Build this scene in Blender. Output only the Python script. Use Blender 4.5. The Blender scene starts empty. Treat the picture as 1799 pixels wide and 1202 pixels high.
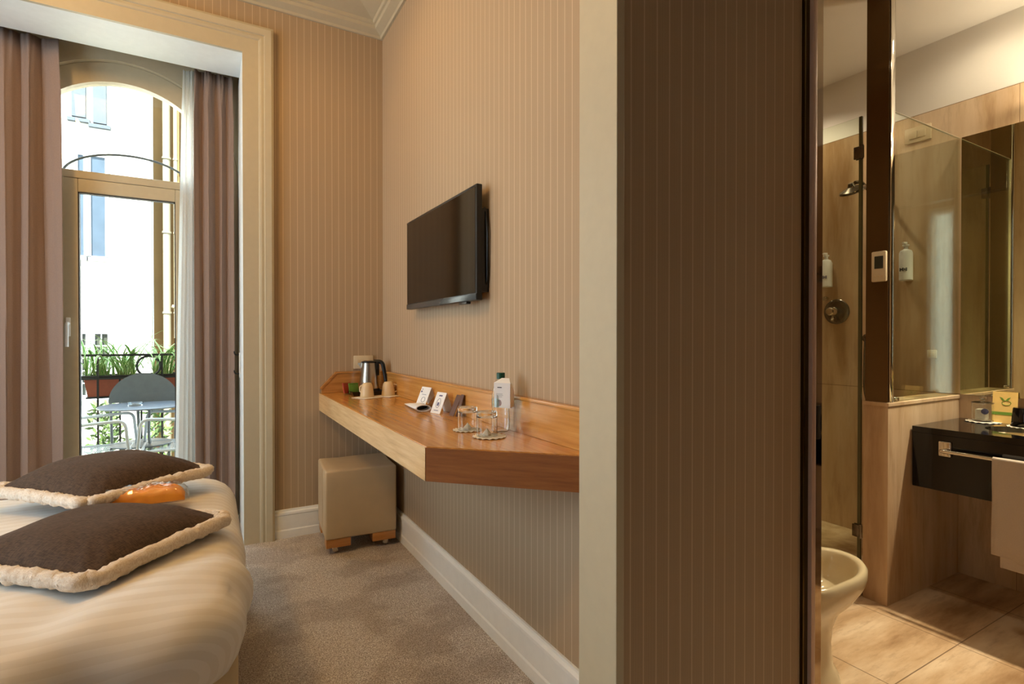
import bpy, bmesh, math, random
from mathutils import Vector, Matrix, noise
PI = math.pi
S = bpy.context.scene
COL = S.collection

# ---------------------------------------------------------------- camera, sky, lights, exposure
cam_d = bpy.data.cameras.new('camera')
cam_d.sensor_width = 36.0
cam_d.lens = 936.14 / 1799 * 36.0
cam_d.clip_start = 0.02
cam = bpy.data.objects.new('camera', cam_d)
COL.objects.link(cam)
cam.location = (0, 0, 1.2)
cam.rotation_euler = (PI / 2 - 0.0072, 0, -0.5195)
S.camera = cam
S.view_settings.view_transform = 'Standard'
S.view_settings.look = 'None'
S.view_settings.gamma = 1.0
S.view_settings.use_curve_mapping = False
S.view_settings.exposure = 0.0

world = bpy.data.worlds.new('sky')
S.world = world
world.use_nodes = True
wn = world.node_tree.nodes
wn['Background'].inputs[0].default_value = (0.68, 0.87, 1.0, 1)
wn['Background'].inputs[1].default_value = 5.7

WARM = (1.0, 0.55, 0.16)
BATHWARM = (1.0, 0.83, 0.57)

def light(name, kind, loc, energy, color=(1, 1, 1), rot=(0, 0, 0), **kw):
    d = bpy.data.lights.new(name, kind)
    d.energy = energy
    d.color = color
    for k, v in kw.items():
        setattr(d, k, v)
    o = bpy.data.objects.new(name, d)
    COL.objects.link(o)
    o.location = loc
    o.rotation_euler = rot
    return o

sun = light('sun', 'SUN', (-3, 2, 8), 40.0, (1, 0.96, 0.90), (math.radians(38), 0, math.radians(-28)), angle=0.02)
# portals guiding the sky's light through the french window and the added left one
def portal(loc, rot, sx, sy):
    p = light('window_portal', 'AREA', loc, 1, rot=rot, shape='RECTANGLE', size=sx, size_y=sy)
    p.data.cycles.is_portal = True
portal((-0.43, 4.22, 1.4), (-PI / 2, 0, 0), 1.25, 2.85)
portal((-2.5, 2.1, 1.5), (0, -PI / 2, 0), 2.5, 1.5)

# ---------------------------------------------------------------- material helpers
def srgb(r, g, b):
    f = lambda c: (c / 255 / 12.92) if c / 255 <= 0.04045 else ((c / 255 + 0.055) / 1.055) ** 2.4
    return (f(r), f(g), f(b), 1)

class NT:
    def __init__(self, name):
        self.m = bpy.data.materials.new(name)
        self.m.use_nodes = True
        self.t = self.m.node_tree
        self.n = self.t.nodes
        self.p = self.n['Principled BSDF']
        self.out = self.n['Material Output']
    def new(self, typ, **kw):
        x = self.n.new(typ)
        for k, v in kw.items():
            setattr(x, k, v)
        return x
    def link(self, a, b):
        self.t.links.new(a, b)
    def math(self, op, a, b=None, c=None):
        x = self.new('ShaderNodeMath', operation=op)
        for i, v in enumerate((a, b, c)):
            if v is None:
                continue
            if isinstance(v, (int, float)):
                x.inputs[i].default_value = v
            else:
                self.link(v, x.inputs[i])
        return x.outputs[0]
    def pos(self):
        g = self.new('ShaderNodeNewGeometry')
        s = self.new('ShaderNodeSeparateXYZ')
        self.link(g.outputs['Position'], s.inputs[0])
        return g, s
    def mix(self, fac, a, b):
        x = self.new('ShaderNodeMix', data_type='RGBA')
        for i, v in ((0, fac), (6, a), (7, b)):
            if isinstance(v, (tuple, int, float)):
                x.inputs[i].default_value = v
            else:
                self.link(v, x.inputs[i])
        return x.outputs[2]
    def noise(self, scale=5, detail=4, stretch=(1, 1, 1), coord='Object', rough=0.5):
        tc = self.new('ShaderNodeTexCoord')
        mp = self.new('ShaderNodeMapping')
        mp.inputs['Scale'].default_value = stretch
        self.link(tc.outputs[coord], mp.inputs[0])
        nz = self.new('ShaderNodeTexNoise')
        nz.inputs['Scale'].default_value = scale
        nz.inputs['Detail'].default_value = detail
        nz.inputs['Roughness'].default_value = rough
        self.link(mp.outputs[0], nz.inputs[0])
        return nz.outputs[0]
    def ramp(self, fac, stops):
        r = self.new('ShaderNodeValToRGB')
        e = r.color_ramp.elements
        while len(e) < len(stops):
            e.new(0.5)
        for el, (p, c) in zip(e, stops):
            el.position = p
            el.color = c
        self.link(fac, r.inputs[0])
        return r.outputs[0]
    def bump(self, h, strength=0.3, dist=0.01):
        b = self.new('ShaderNodeBump')
        b.inputs['Strength'].default_value = strength
        b.inputs['Distance'].default_value = dist
        self.link(h, b.inputs['Height'])
        self.link(b.outputs[0], self.p.inputs['Normal'])
    def set(self, **kw):
        for k, v in kw.items():
            i = self.p.inputs[k.replace('_', ' ')]
            if isinstance(v, (tuple, int, float)):
                i.default_value = v
            else:
                self.link(v, i)
        return self

MATS = {}
def plain(name, rgb, rough=0.5, metal=0.0, var=0.06, scale=30, bump=0.0, **kw):
    if name in MATS:
        return MATS[name]
    t = NT(name)
    c = srgb(*rgb)
    nz = t.noise(scale, 3)
    d = tuple(x * (1 - var) for x in c[:3]) + (1,)
    l = tuple(min(1, x * (1 + var)) for x in c[:3]) + (1,)
    t.set(Base_Color=t.ramp(nz, [(0.3, d), (0.7, l)]), Roughness=rough, Metallic=metal, **kw)
    if bump:
        t.bump(nz, bump, 0.005)
    MATS[name] = t.m
    return t.m

def wallpaper(name, base, line):
    t = NT(name)
    g, s = t.pos()
    nn = t.new('ShaderNodeSeparateXYZ')
    t.link(g.outputs['Normal'], nn.inputs[0])
    isx = t.math('GREATER_THAN', t.math('ABSOLUTE', nn.outputs[0]), 0.5)
    u = t.math('ADD', t.math('MULTIPLY', s.outputs[1], isx),
               t.math('MULTIPLY', s.outputs[0], t.math('SUBTRACT', 1, isx)))
    fr = t.math('FRACT', t.math('DIVIDE', t.math('ADD', u, 10.013), 0.0405))
    ln = t.math('LESS_THAN', fr, 0.075)
    # fine ribs of the woven paper between the pinstripes
    rib = t.math('FRACT', t.math('DIVIDE', t.math('ADD', u, 10.0), 0.0081))
    rb = t.math('MULTIPLY', t.math('LESS_THAN', rib, 0.3), 0.22)
    cmb = t.new('ShaderNodeCombineXYZ')
    t.link(t.math('MULTIPLY', u, 160), cmb.inputs[0])
    t.link(t.math('MULTIPLY', s.outputs[2], 3), cmb.inputs[1])
    nz = t.new('ShaderNodeTexNoise')
    nz.inputs['Scale'].default_value = 1.0
    nz.inputs['Detail'].default_value = 3
    t.link(cmb.outputs[0], nz.inputs[0])
    b = srgb(*base)
    dark = tuple(x * 0.88 for x in b[:3]) + (1,)
    col = t.mix(nz.outputs[0], dark, b)
    col = t.mix(rb, col, tuple(min(1, x * 1.14) for x in b[:3]) + (1,))
    col = t.mix(ln, col, srgb(*line))
    t.set(Base_Color=col, Roughness=0.75)
    t.bump(t.math('ADD', ln, nz.outputs[0]), 0.15, 0.001)
    return t.m

def carpet():
    t = NT('carpet')
    n1 = t.noise(190, 3)
    n2 = t.noise(60, 4)
    n3 = t.noise(3.6, 4)
    col = t.ramp(n1, [(0.34, srgb(150, 140, 132)), (0.5, srgb(210, 202, 194)), (0.66, srgb(248, 244, 240))])
    col = t.mix(t.math('MULTIPLY', t.ramp(n2, [(0.35, (0, 0, 0, 1)), (0.7, (1, 1, 1, 1))]), 0.35), col, srgb(120, 98, 82))
    patch = t.ramp(n3, [(0.47, (0, 0, 0, 1)), (0.56, (1, 1, 1, 1))])
    col = t.mix(t.math('MULTIPLY', patch, 0.30), col, srgb(118, 98, 82))
    t.set(Base_Color=col, Roughness=0.95)
    t.bump(t.math('ADD', n1, n2), 0.9, 0.006)
    return t.m

def travertine(name, stretch, joints=None, tone=1.0, rough=0.22):
    t = NT(name)
    n1 = t.noise(2.2, 8, stretch, rough=0.6)
    n2 = t.noise(14, 6, stretch, rough=0.65)
    a, b, c = [tuple(min(1, x * tone) for x in srgb(*q)[:3]) + (1,) for q in
               ((152, 118, 82), (204, 174, 138), (228, 206, 176))]
    col = t.ramp(n1, [(0.36, a), (0.5, b), (0.63, c)])
    col = t.mix(t.math('MULTIPLY', t.ramp(n2, [(0.52, (0, 0, 0, 1)), (0.66, (1, 1, 1, 1))]), 0.35), col, a)
    h = n2
    if joints:
        g, s = t.pos()
        m = None
        for ax, off, step, wd in joints:
            f = t.math('FRACT', t.math('DIVIDE', t.math('ADD', s.outputs[ax], 20 * step - off), step))
            l = t.math('LESS_THAN', f, wd / step)
            m = l if m is None else t.math('MAXIMUM', m, l)
        col = t.mix(t.math('MULTIPLY', m, 0.75), col, srgb(92, 66, 42))
        h = t.math('SUBTRACT', n2, t.math('MULTIPLY', m, 2))
    t.set(Base_Color=col, Roughness=rough)
    t.bump(h, 0.08, 0.003)
    return t.m

def wood(name, c1, c2, c3, stretch, rough=0.25):
    t = NT(name)
    n1 = t.noise(3.0, 8, stretch, rough=0.6)
    n2 = t.noise(26, 5, stretch, rough=0.6)
    col = t.ramp(n1, [(0.3, srgb(*c1)), (0.5, srgb(*c2)), (0.7, srgb(*c3))])
    col = t.mix(t.math('MULTIPLY', t.ramp(n2, [(0.45, (0, 0, 0, 1)), (0.7, (1, 1, 1, 1))]), 0.3), col, srgb(*c1))
    t.set(Base_Color=col, Roughness=rough)
    t.p.inputs['Coat Weight'].default_value = 0.3
    t.p.inputs['Coat Roughness'].default_value = 0.15
    t.bump(n2, 0.05, 0.002)
    return t.m

def pane(name, tint=(1, 1, 1, 1), ior=1.5, rough=0.0, extra=0.0):
    t = NT(name)
    t.n.remove(t.p)
    g = t.new('ShaderNodeNewGeometry')
    dp = t.new('ShaderNodeVectorMath', operation='DOT_PRODUCT')
    t.link(g.outputs['Incoming'], dp.inputs[0]); t.link(g.outputs['Normal'], dp.inputs[1])
    f0 = ((ior - 1) / (ior + 1)) ** 2
    one = t.math('SUBTRACT', 1, t.math('ABSOLUTE', dp.outputs['Value']))
    f = t.math('ADD', f0, t.math('MULTIPLY', 1 - f0, t.math('POWER', one, 5)))
    tr = t.new('ShaderNodeBsdfTransparent')
    tr.inputs[0].default_value = tint
    gl = t.new('ShaderNodeBsdfGlossy')
    gl.inputs['Roughness'].default_value = rough
    mx = t.new('ShaderNodeMixShader')
    if extra:
        f = t.math('ADD', f, extra)
    t.link(f, mx.inputs[0])
    t.link(tr.outputs[0], mx.inputs[1])
    t.link(gl.outputs[0], mx.inputs[2])
    t.link(mx.outputs[0], t.out.inputs[0])
    return t.m

def sheer_mat():
    t = NT('sheer_fabric')
    t.n.remove(t.p)
    tl = t.new('ShaderNodeBsdfTranslucent')
    tl.inputs[0].default_value = (0.9, 0.92, 0.92, 1)
    df = t.new('ShaderNodeBsdfDiffuse')
    df.inputs[0].default_value = (0.85, 0.87, 0.86, 1)
    tr = t.new('ShaderNodeBsdfTransparent')
    m1 = t.new('ShaderNodeMixShader'); m2 = t.new('ShaderNodeMixShader')
    m1.inputs[0].default_value = 0.5
    nz = t.noise(300, 2)
    t.link(t.ramp(nz, [(0.3, (0.12,) * 3 + (1,)), (0.7, (0.25,) * 3 + (1,))]), m2.inputs[0])
    t.link(df.outputs[0], m1.inputs[1]); t.link(tl.outputs[0], m1.inputs[2])
    t.link(m1.outputs[0], m2.inputs[1]); t.link(tr.outputs[0], m2.inputs[2])
    t.link(m2.outputs[0], t.out.inputs[0])
    return t.m

def duvet_mat():
    t = NT('striped_satin')
    g, s = t.pos()
    nn = t.new('ShaderNodeSeparateXYZ')
    t.link(g.outputs['Normal'], nn.inputs[0])
    ny = t.math('MAXIMUM', t.math('MULTIPLY', nn.outputs[1], -1), 0)
    co = t.math('ADD', s.outputs[1], t.math('MULTIPLY', t.math('SUBTRACT', s.outputs[2], 0.56), ny))
    f = t.math('FRACT', t.math('DIVIDE', t.math('ADD', co, 10), 0.046))
    st = t.math('LESS_THAN', f, 0.5)
    nz = t.noise(500, 2)
    col = t.mix(st, srgb(230, 225, 216), srgb(237, 233, 226))
    t.set(Base_Color=col, Roughness=t.math('SUBTRACT', 0.62, t.math('MULTIPLY', st, 0.16)))
    t.p.inputs['Sheen Weight'].default_value = 0.2
    t.bump(nz, 0.08, 0.001)
    return t.m

def mesh_metal(name, rgb, step=0.022):
    # expanded-metal sheet: holes cut by a diamond pattern
    t = NT(name)
    g, s = t.pos()
    a = t.math('ADD', s.outputs[0], s.outputs[1])
    b = t.math('SUBTRACT', s.outputs[0], s.outputs[1])
    fa = t.math('LESS_THAN', t.math('FRACT', t.math('DIVIDE', t.math('ADD', a, 10), step)), 0.42)
    fb = t.math('LESS_THAN', t.math('FRACT', t.math('DIVIDE', t.math('ADD', b, 20), step)), 0.42)
    t.set(Base_Color=srgb(*rgb), Roughness=0.5, Alpha=t.math('MAXIMUM', fa, fb))
    return t.m

M = dict(
    paper=wallpaper('pinstripe_wallpaper', (179, 156, 127), (206, 185, 155)),
    carpet=carpet(),
    bouncedark=wood('bounce_dimming_brown', (58, 36, 20), (76, 48, 26), (92, 60, 34), (8, 8, 0.8), 0.5),  # brown for unseen walls, chosen dark to cut light bounced onto the partition
    trav_x=travertine('travertine_wall', (1, 1, 0.16), [(2, 0.913, 1.49, 0.003), (1, 1.62, 0.62, 0.002)]),
    trav_p=travertine('travertine_plain', (1, 1, 0.14)),
    trav_f=travertine('travertine_floor', (0.5, 2.4, 1), [(0, 2.045, 0.495, 0.004), (1, 0.935, 0.9, 0.004)], rough=0.3),
    white=plain('white_paint', (240, 243, 242), 0.5, var=0.02),
    cream=plain('cream_paint', (194, 184, 158), 0.45, var=0.02),
    creamwin=plain('cream_window_frame', (192, 180, 152), 0.4, var=0.03),
    ceil=plain('ceiling_paint', (226, 214, 184), 0.7, var=0.02, scale=4),
    bathpaint=plain('warm_white_paint', (234, 230, 222), 0.7, var=0.02, scale=4),
    oak=wood('honey_oak', (180, 122, 56), (202, 144, 72), (216, 162, 90), (22, 0.8, 22), 0.22),
    oakx=wood('oak_end_grain', (170, 112, 54), (194, 134, 70), (210, 152, 86), (1, 14, 14), 0.3),
    curtain=plain('taupe_curtain', (146, 124, 112), 0.85, var=0.05, scale=180, bump=0.1),
    sheer=sheer_mat(),
    duvet=duvet_mat(),
    brown=None, fleece=None,
    bedbase=plain('cream_leatherette', (206, 186, 146), 0.5, var=0.03),
    pouf=plain('beige_leatherette', (204, 184, 150), 0.45, var=0.03, scale=12, bump=0.05),
    black=plain('black_plastic', (16, 15, 15), 0.35, var=0.1),
    screen=plain('tv_screen', (8, 9, 11), 0.07, var=0.0, IOR=1.6),
    bezel=plain('grey_gloss_bezel', (70, 78, 84), 0.2, var=0.02, metal=0.3),
    steel=plain('brushed_steel', (190, 184, 172), 0.25, 1.0, var=0.05),
    chrome=plain('chrome', (220, 216, 208), 0.08, 1.0, var=0.02),
    dchrome=plain('dull_chrome', (120, 112, 102), 0.2, 1.0, var=0.05),
    jamb=plain('mirror_steel', (176, 160, 140), 0.05, 1.0, var=0.01),
    jambdark=plain('dark_bronze_steel', (84, 70, 36), 0.12, 1.0, var=0.02),
    jambrim=plain('satin_rim', (190, 166, 156), 0.4, 0.3, var=0.02),
    smoked=plain('smoked_brown_glass', (100, 76, 44), 0.08, 0.6, var=0.03),
    mirror=plain('mirror_glass', (206, 204, 176), 0.0, 1.0, var=0.0),
    glass=pane('clear_glass', (0.93, 0.96, 0.91, 1)),
    winglass=pane('window_glass', (0.97, 0.99, 0.98, 1)),
    glassedge=plain('green_glass_edge', (84, 80, 50), 0.15, var=0.05),
    stone=plain('black_granite', (6, 6, 9), 0.08, var=0.3, scale=200),
    ceramic=plain('white_ceramic', (214, 200, 166), 0.12, var=0.01),
    cup=plain('cream_china', (226, 204, 164), 0.25, var=0.01),
    towel=plain('cotton_towel', (196, 182, 168), 0.95, var=0.04, scale=400, bump=0.3),
    paperw=plain('white_card', (240, 240, 240), 0.6, var=0.01),
    doily=plain('paper_doily', (236, 230, 216), 0.8, var=0.05, scale=200, bump=0.3),
    plug=plain('ivory_plastic', (222, 206, 174), 0.4, var=0.01),
    ink=plain('grey_ink', (90, 90, 130), 0.7, var=0.0),
    dark=plain('dark_ink', (30, 30, 34), 0.6, var=0.0),
    red=plain('red_print', (178, 50, 62), 0.6, var=0.05),
    orange=plain('orange_cloth', (255, 160, 48), 0.6, var=0.15, scale=25, bump=0.4),
    greencap=plain('green_cap', (10, 72, 52), 0.35, var=0.05),
    green=plain('green_print', (110, 150, 50), 0.6, var=0.1),
    yellow=plain('yellow_card', (236, 200, 120), 0.6, var=0.06),
    teared=plain('red_sachet', (176, 70, 40), 0.5, var=0.1),
    teagreen=plain('green_sachet', (96, 140, 50), 0.5, var=0.1),
    terracotta=plain('terracotta', (150, 78, 54), 0.7, var=0.08),
    iron=plain('dark_iron', (34, 35, 34), 0.5, 0.4, var=0.1),
    greymetal=plain('grey_painted_metal', (98, 104, 108), 0.45, 0.2, var=0.06),
    blueish=plain('pale_blue_metal', (116, 124, 138), 0.35, 0.2, var=0.03),
    whitemetal=plain('white_painted_metal', (196, 202, 208), 0.4, var=0.03),
    meshseat=mesh_metal('expanded_white_metal', (190, 198, 204)),
    render_w=plain('cream_render', (196, 192, 182), 0.9, var=0.02, scale=3),
    render_y=plain('ochre_render', (128, 98, 58), 0.9, var=0.06, scale=3),
    pipe=plain('cream_downpipe', (132, 122, 98), 0.6, var=0.03),
    shutter=plain('blue_grey_shutter', (56, 66, 74), 0.7, var=0.1),
    winblue=plain('far_window_glass', (60, 72, 84), 0.2, var=0.2, scale=2),
    tile_b=plain('balcony_tile', (120, 114, 106), 0.7, var=0.08),
    ground=plain('courtyard_ground', (130, 126, 112), 0.9, var=0.1, scale=2),
)
def fabric(name, c1, c2, scale, bump, rough=0.95):
    t = NT(name)
    n1 = t.noise(scale, 4, (1, 6, 1))
    n2 = t.noise(scale, 4, (6, 1, 1))
    n = t.math('MULTIPLY', t.math('ADD', n1, n2), 0.5)
    t.set(Base_Color=t.ramp(n, [(0.4, srgb(*c1)), (0.6, srgb(*c2))]), Roughness=rough)
    t.p.inputs['Sheen Weight'].default_value = 0.0
    t.bump(n, bump, 0.004)
    return t.m
M['brown'] = fabric('brown_linen', (64, 50, 40), (90, 72, 58), 60, 0.35)
M['fleece'] = fabric('cream_fleece', (226, 208, 186), (250, 240, 226), 110, 1.0)
def leaf_mat():
    t = NT('variegated_leaf')
    uv = t.new('ShaderNodeUVMap')
    s = t.new('ShaderNodeSeparateXYZ')
    t.link(uv.outputs[0], s.inputs[0])
    d = t.math('ABSOLUTE', t.math('SUBTRACT', s.outputs[0], 0.5))
    edge = t.math('GREATER_THAN', d, 0.32)
    col = t.mix(edge, srgb(90, 142, 50), srgb(206, 216, 160))
    t.set(Base_Color=col, Roughness=0.5)
    t.p.inputs['Subsurface Weight'].default_value = 0.0
    return t.m
M['leaf'] = leaf_mat()
M['bush'] = plain('bush_leaves', (70, 92, 40), 0.7, var=0.35, scale=8)

# ---------------------------------------------------------------- mesh helpers
def obj(name, bm, mat, parent=None, smooth=True, angle=35, loc=None):
    me = bpy.data.meshes.new(name)
    bmesh.ops.recalc_face_normals(bm, faces=bm.faces)
    bm.to_mesh(me)
    bm.free()
    mats = mat if isinstance(mat, (list, tuple)) else [mat]
    for m in mats:
        me.materials.append(M[m] if isinstance(m, str) else m)
    if smooth:
        for p in me.polygons:
            p.use_smooth = True
        me.set_sharp_from_angle(angle=math.radians(angle))
    o = bpy.data.objects.new(name, me)
    COL.objects.link(o)
    if parent:
        o.parent = parent
        o.matrix_parent_inverse = Matrix.Translation(-parent.location) if False else Matrix()
    if loc:
        o.location = loc
    return o

def thing(name, label, cat, loc=(0, 0, 0), rz=0, group=None):
    o = bpy.data.objects.new(name, None)
    o.empty_display_size = 0.05
    COL.objects.link(o)
    o.location = loc
    o.rotation_euler = (0, 0, rz)
    return tag(o, label, cat, group)

def tag(o, label, cat, group=None, kind=None):
    o['label'] = label
    o['category'] = cat
    if group:
        o['group'] = group
    if kind:
        o['kind'] = kind
    return o

def struct(o, label=None):
    o['kind'] = 'structure'
    if label:
        o['label'] = label
    return o

def B():
    return bmesh.new()

def box(bm, x0, x1, y0, y1, z0, z1, bev=0.0, seg=2, mi=0):
    r = bmesh.ops.create_cube(bm, size=1)
    vs = r['verts']
    for v in vs:
        v.co = Vector(((x0 + x1) / 2 + v.co.x * (x1 - x0), (y0 + y1) / 2 + v.co.y * (y1 - y0), (z0 + z1) / 2 + v.co.z * (z1 - z0)))
    fs = {f for v in vs for f in v.link_faces}
    for f in fs:
        f.material_index = mi
    if bev:
        es = list({e for v in vs for e in v.link_edges})
        bmesh.ops.bevel(bm, geom=es, offset=bev, segments=seg, profile=0.5, affect='EDGES')
    return vs

def lathe(bm, prof, c=(0, 0, 0), n=32, sx=1, sy=1, cap=True, mi=0):
    rings = []
    for r, z in prof:
        if r < 1e-6:
            rings.append([bm.verts.new((c[0], c[1], c[2] + z))])
        else:
            rings.append([bm.verts.new((c[0] + r * sx * math.cos(2 * PI * i / n), c[1] + r * sy * math.sin(2 * PI * i / n), c[2] + z)) for i in range(n)])
    for a, b in zip(rings, rings[1:]):
        for i in range(n):
            j = (i + 1) % n
            if len(a) == 1 and len(b) == 1:
                continue
            if len(a) == 1:
                f = bm.faces.new((a[0], b[i], b[j]))
            elif len(b) == 1:
                f = bm.faces.new((a[i], a[j], b[0]))
            else:
                f = bm.faces.new((a[i], a[j], b[j], b[i]))
            f.material_index = mi
    if cap:
        for rg in (rings[0], rings[-1]):
            if len(rg) > 2:
                bm.faces.new(rg).material_index = mi
    return bm

def tube(bm, pts, r, n=10, closed=False, cap=True):
    pts = [Vector(p) for p in pts]
    rad = r if isinstance(r, (list, tuple)) else [r] * len(pts)
    rings = []
    N = len(pts)
    prev = None
    for i, p in enumerate(pts):
        a = pts[(i - 1) % N] if (closed or i > 0) else p
        b = pts[(i + 1) % N] if (closed or i < N - 1) else p
        d = (b - a).normalized()
        if prev is None:
            up = Vector((0, 0, 1)) if abs(d.z) < 0.9 else Vector((1, 0, 0))
            u = d.cross(up).normalized()
        else:
            u = (prev - d * prev.dot(d)).normalized()
        prev = u
        w = d.cross(u)
        rings.append([bm.verts.new(p + (u * math.cos(2 * PI * k / n) + w * math.sin(2 * PI * k / n)) * rad[i]) for k in range(n)])
    m = N if closed else N - 1
    for i in range(m):
        a, b = rings[i], rings[(i + 1) % N]
        for k in range(n):
            bm.faces.new((a[k], a[(k + 1) % n], b[(k + 1) % n], b[k]))
    if cap and not closed:
        bm.faces.new(rings[0]); bm.faces.new(rings[-1])
    return bm

def arc(pts, r=0.03, n=6):
    """round the corners of a polyline"""
    pts = [Vector(p) for p in pts]
    out = [pts[0]]
    for a, b, c in zip(pts, pts[1:], pts[2:]):
        d1 = (a - b); d2 = (c - b)
        rr = min(r, d1.length * 0.49, d2.length * 0.49)
        p1 = b + d1.normalized() * rr
        p2 = b + d2.normalized() * rr
        for i in range(n + 1):
            t = i / n
            out.append(p1 * (1 - t) ** 2 + b * 2 * t * (1 - t) + p2 * t * t)
    out.append(pts[-1])
    return out

def prism(bm, poly, a, b, axis='z', mi=0):
    """poly: 2D points; extruded from a to b along the axis"""
    def P(u, v, w):
        return {'z': (u, v, w), 'y': (u, w, v), 'x': (w, u, v)}[axis]
    lo = [bm.verts.new(P(u, v, a)) for u, v in poly]
    hi = [bm.verts.new(P(u, v, b)) for u, v in poly]
    n = len(poly)
    fs = [bm.faces.new(lo), bm.faces.new(hi)]
    for i in range(n):
        fs.append(bm.faces.new((lo[i], lo[(i + 1) % n], hi[(i + 1) % n], hi[i])))
    for f in fs:
        f.material_index = mi
    return lo + hi

def sweep(bm, path, prof, frame):
    """mitred profile along a 2D path. prof: (offset to the left of travel, height). frame maps (u, v, h) to 3D"""
    n = len(path)
    rings = []
    for i, p in enumerate(path):
        p = Vector(p)
        d1 = (p - Vector(path[i - 1])).normalized() if i > 0 else None
        d2 = (Vector(path[i + 1]) - p).normalized() if i < n - 1 else None
        if d1 is None: d1 = d2
        if d2 is None: d2 = d1
        n1 = Vector((-d1.y, d1.x)); n2 = Vector((-d2.y, d2.x))
        m = (n1 + n2).normalized()
        m = m / max(0.2, m.dot(n1))
        rings.append([bm.verts.new(frame(*(p + m * o), h)) for o, h in prof])
    k = len(prof)
    for a, b in zip(rings, rings[1:]):
        for i in range(k):
            j = (i + 1) % k
            bm.faces.new((a[i], a[j], b[j], b[i]))
    bm.faces.new(rings[0]); bm.faces.new(rings[-1])
    return bm

def xform(bm, mat, verts=None):
    bmesh.ops.transform(bm, matrix=mat, verts=verts or bm.verts)
    return bm

# ---------------------------------------------------------------- room dimensions
FY = 3.46       # bedroom window wall
TX = 1.0014     # television wall
PY = 0.925      # partition face towards the entrance
BX0, BX = 1.592, 3.336   # bathroom side walls
BC = 2.766      # bathroom ceiling
CZ = 3.42       # bedroom ceiling
DY = 3.95       # wall holding the french window
LX = -2.4       # bedroom left wall

bm = B(); prism(bm, [(LX, -1.6), (1.50, -1.6), (1.50, PY), (TX, PY), (TX, FY), (0.181, FY), (0.181, 4.15), (-1.6, 4.15), (-1.6, FY), (LX, FY)], -0.12, 0)
struct(obj('floor', bm, 'carpet', smooth=False), 'grey-beige flecked carpet of the bedroom')
bm = B(); box(bm, 1.50, BX + 0.1, -0.7, 3.2, -0.12, 0)
struct(obj('floor_bathroom', bm, 'trav_f', smooth=False), 'travertine tiled bathroom floor')
bm = B(); box(bm, LX - 0.1, 1.60, -1.7, 4.2, CZ, CZ + 0.1)
struct(obj('ceiling', bm, 'ceil', smooth=False))
bm = B(); box(bm, 1.50, BX + 0.1, -0.7, 3.2, BC, BC + 0.1)
struct(obj('ceiling_bathroom', bm, 'bathpaint', smooth=False))

# window wall with the deep opening of the alcove
bm = B()
box(bm, 0.191, TX + 0.12, FY, 4.15, 0, CZ)
box(bm, -1.61, 0.191, FY, 3.80, 2.86, CZ)
box(bm, LX - 0.1, -1.61, FY, 4.15, 0, CZ)
box(bm, -1.61, 0.191, 3.80, 3.95, 3.05, CZ)
struct(obj('wall_far', bm, 'paper', smooth=False), 'pinstriped wall around the window alcove')
# white lining of the alcove
bm = B()
box(bm, 0.181, 0.191, FY, 3.95, 0, 2.85)
box(bm, -1.6, 0.191, FY, 3.80, 2.85, 2.86)
box(bm, -1.61, -1.60, FY, 3.95, 0, 2.85)
struct(obj('trim_1', bm, 'white', smooth=False), 'white painted reveal of the window alcove')
# arched wall that holds the french window
CXW, CZW, RW = -0.43, 2.25, 0.61
bm = B()
box(bm, -1.6, CXW - RW, DY, 4.12, 0, 3.05)
box(bm, CXW + RW, 0.19, DY, 4.12, 0, 3.05)
N = 40
for i in range(N):
    a0, a1 = PI - PI * i / N, PI - PI * (i + 1) / N
    q = [(CXW + RW * math.cos(a0), CZW + RW * math.sin(a0)), (CXW + RW * math.cos(a1), CZW + RW * math.sin(a1))]
    prism(bm, [q[0], q[1], (q[1][0], 3.05), (q[0][0], 3.05)], DY, 4.12, 'y')
bmesh.ops.remove_doubles(bm, verts=bm.verts, dist=1e-5)
struct(obj('wall_window', bm, 'creamwin', smooth=False), 'cream wall with an arched opening')

# television wall, fin and entrance partition in one L
bm = B()
prism(bm, [(0.82, PY), (1.493, PY), (1.493, 3.46), (TX, 3.46), (TX, 1.057), (0.82, 1.057)], 0, CZ)
struct(obj('wall_right', bm, 'paper', smooth=False), 'pinstriped television wall and partition')
bm = B(); box(bm, 1.495, BX0, PY + 0.012, 3.1, 0, BC + 0.1)
struct(obj('wall_bathroom_left', bm, 'trav_p', smooth=False))
# cream post on the corner of the partition
bm = B()
box(bm, 0.797, 0.82, PY - 0.004, 1.060, 0, CZ, 0.002)
struct(obj('trim_2', bm, 'cream', smooth=False), 'cream corner post of the partition')
# far side of the room and entrance passage (mostly behind the camera)
bm = B()
box(bm, LX - 0.1, LX, -1.6, -1.19, 0, CZ); box(bm, LX - 0.1, LX, -0.96, 1.35, 0, CZ)
box(bm, LX - 0.1, LX, -1.19, -0.96, 0, 0.1); box(bm, LX - 0.1, LX, -1.19, -0.96, 2.97, CZ); box(bm, LX - 0.1, LX, 2.85, FY, 0, CZ)
box(bm, LX - 0.1, LX, 1.35, 2.85, 0, 0.3); box(bm, LX - 0.1, LX, 1.35, 2.85, 2.75, CZ)  # gap for the added daylight window
struct(obj('wall_left', bm, 'paper', smooth=False))
bm = B(); box(bm, LX - 0.1, 1.6, -1.7, -1.6, 0, CZ)
struct(obj('wall_back', bm, 'bouncedark', smooth=False))  # unseen wall, darkened to keep the partition dim
bm = B()
box(bm, 1.50, BX0, -1.6, 0.10, 0, CZ)
box(bm, 1.50, BX0, 0.10, PY, 2.30, CZ)
struct(obj('wall_entrance', bm, 'bouncedark', smooth=False))
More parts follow.
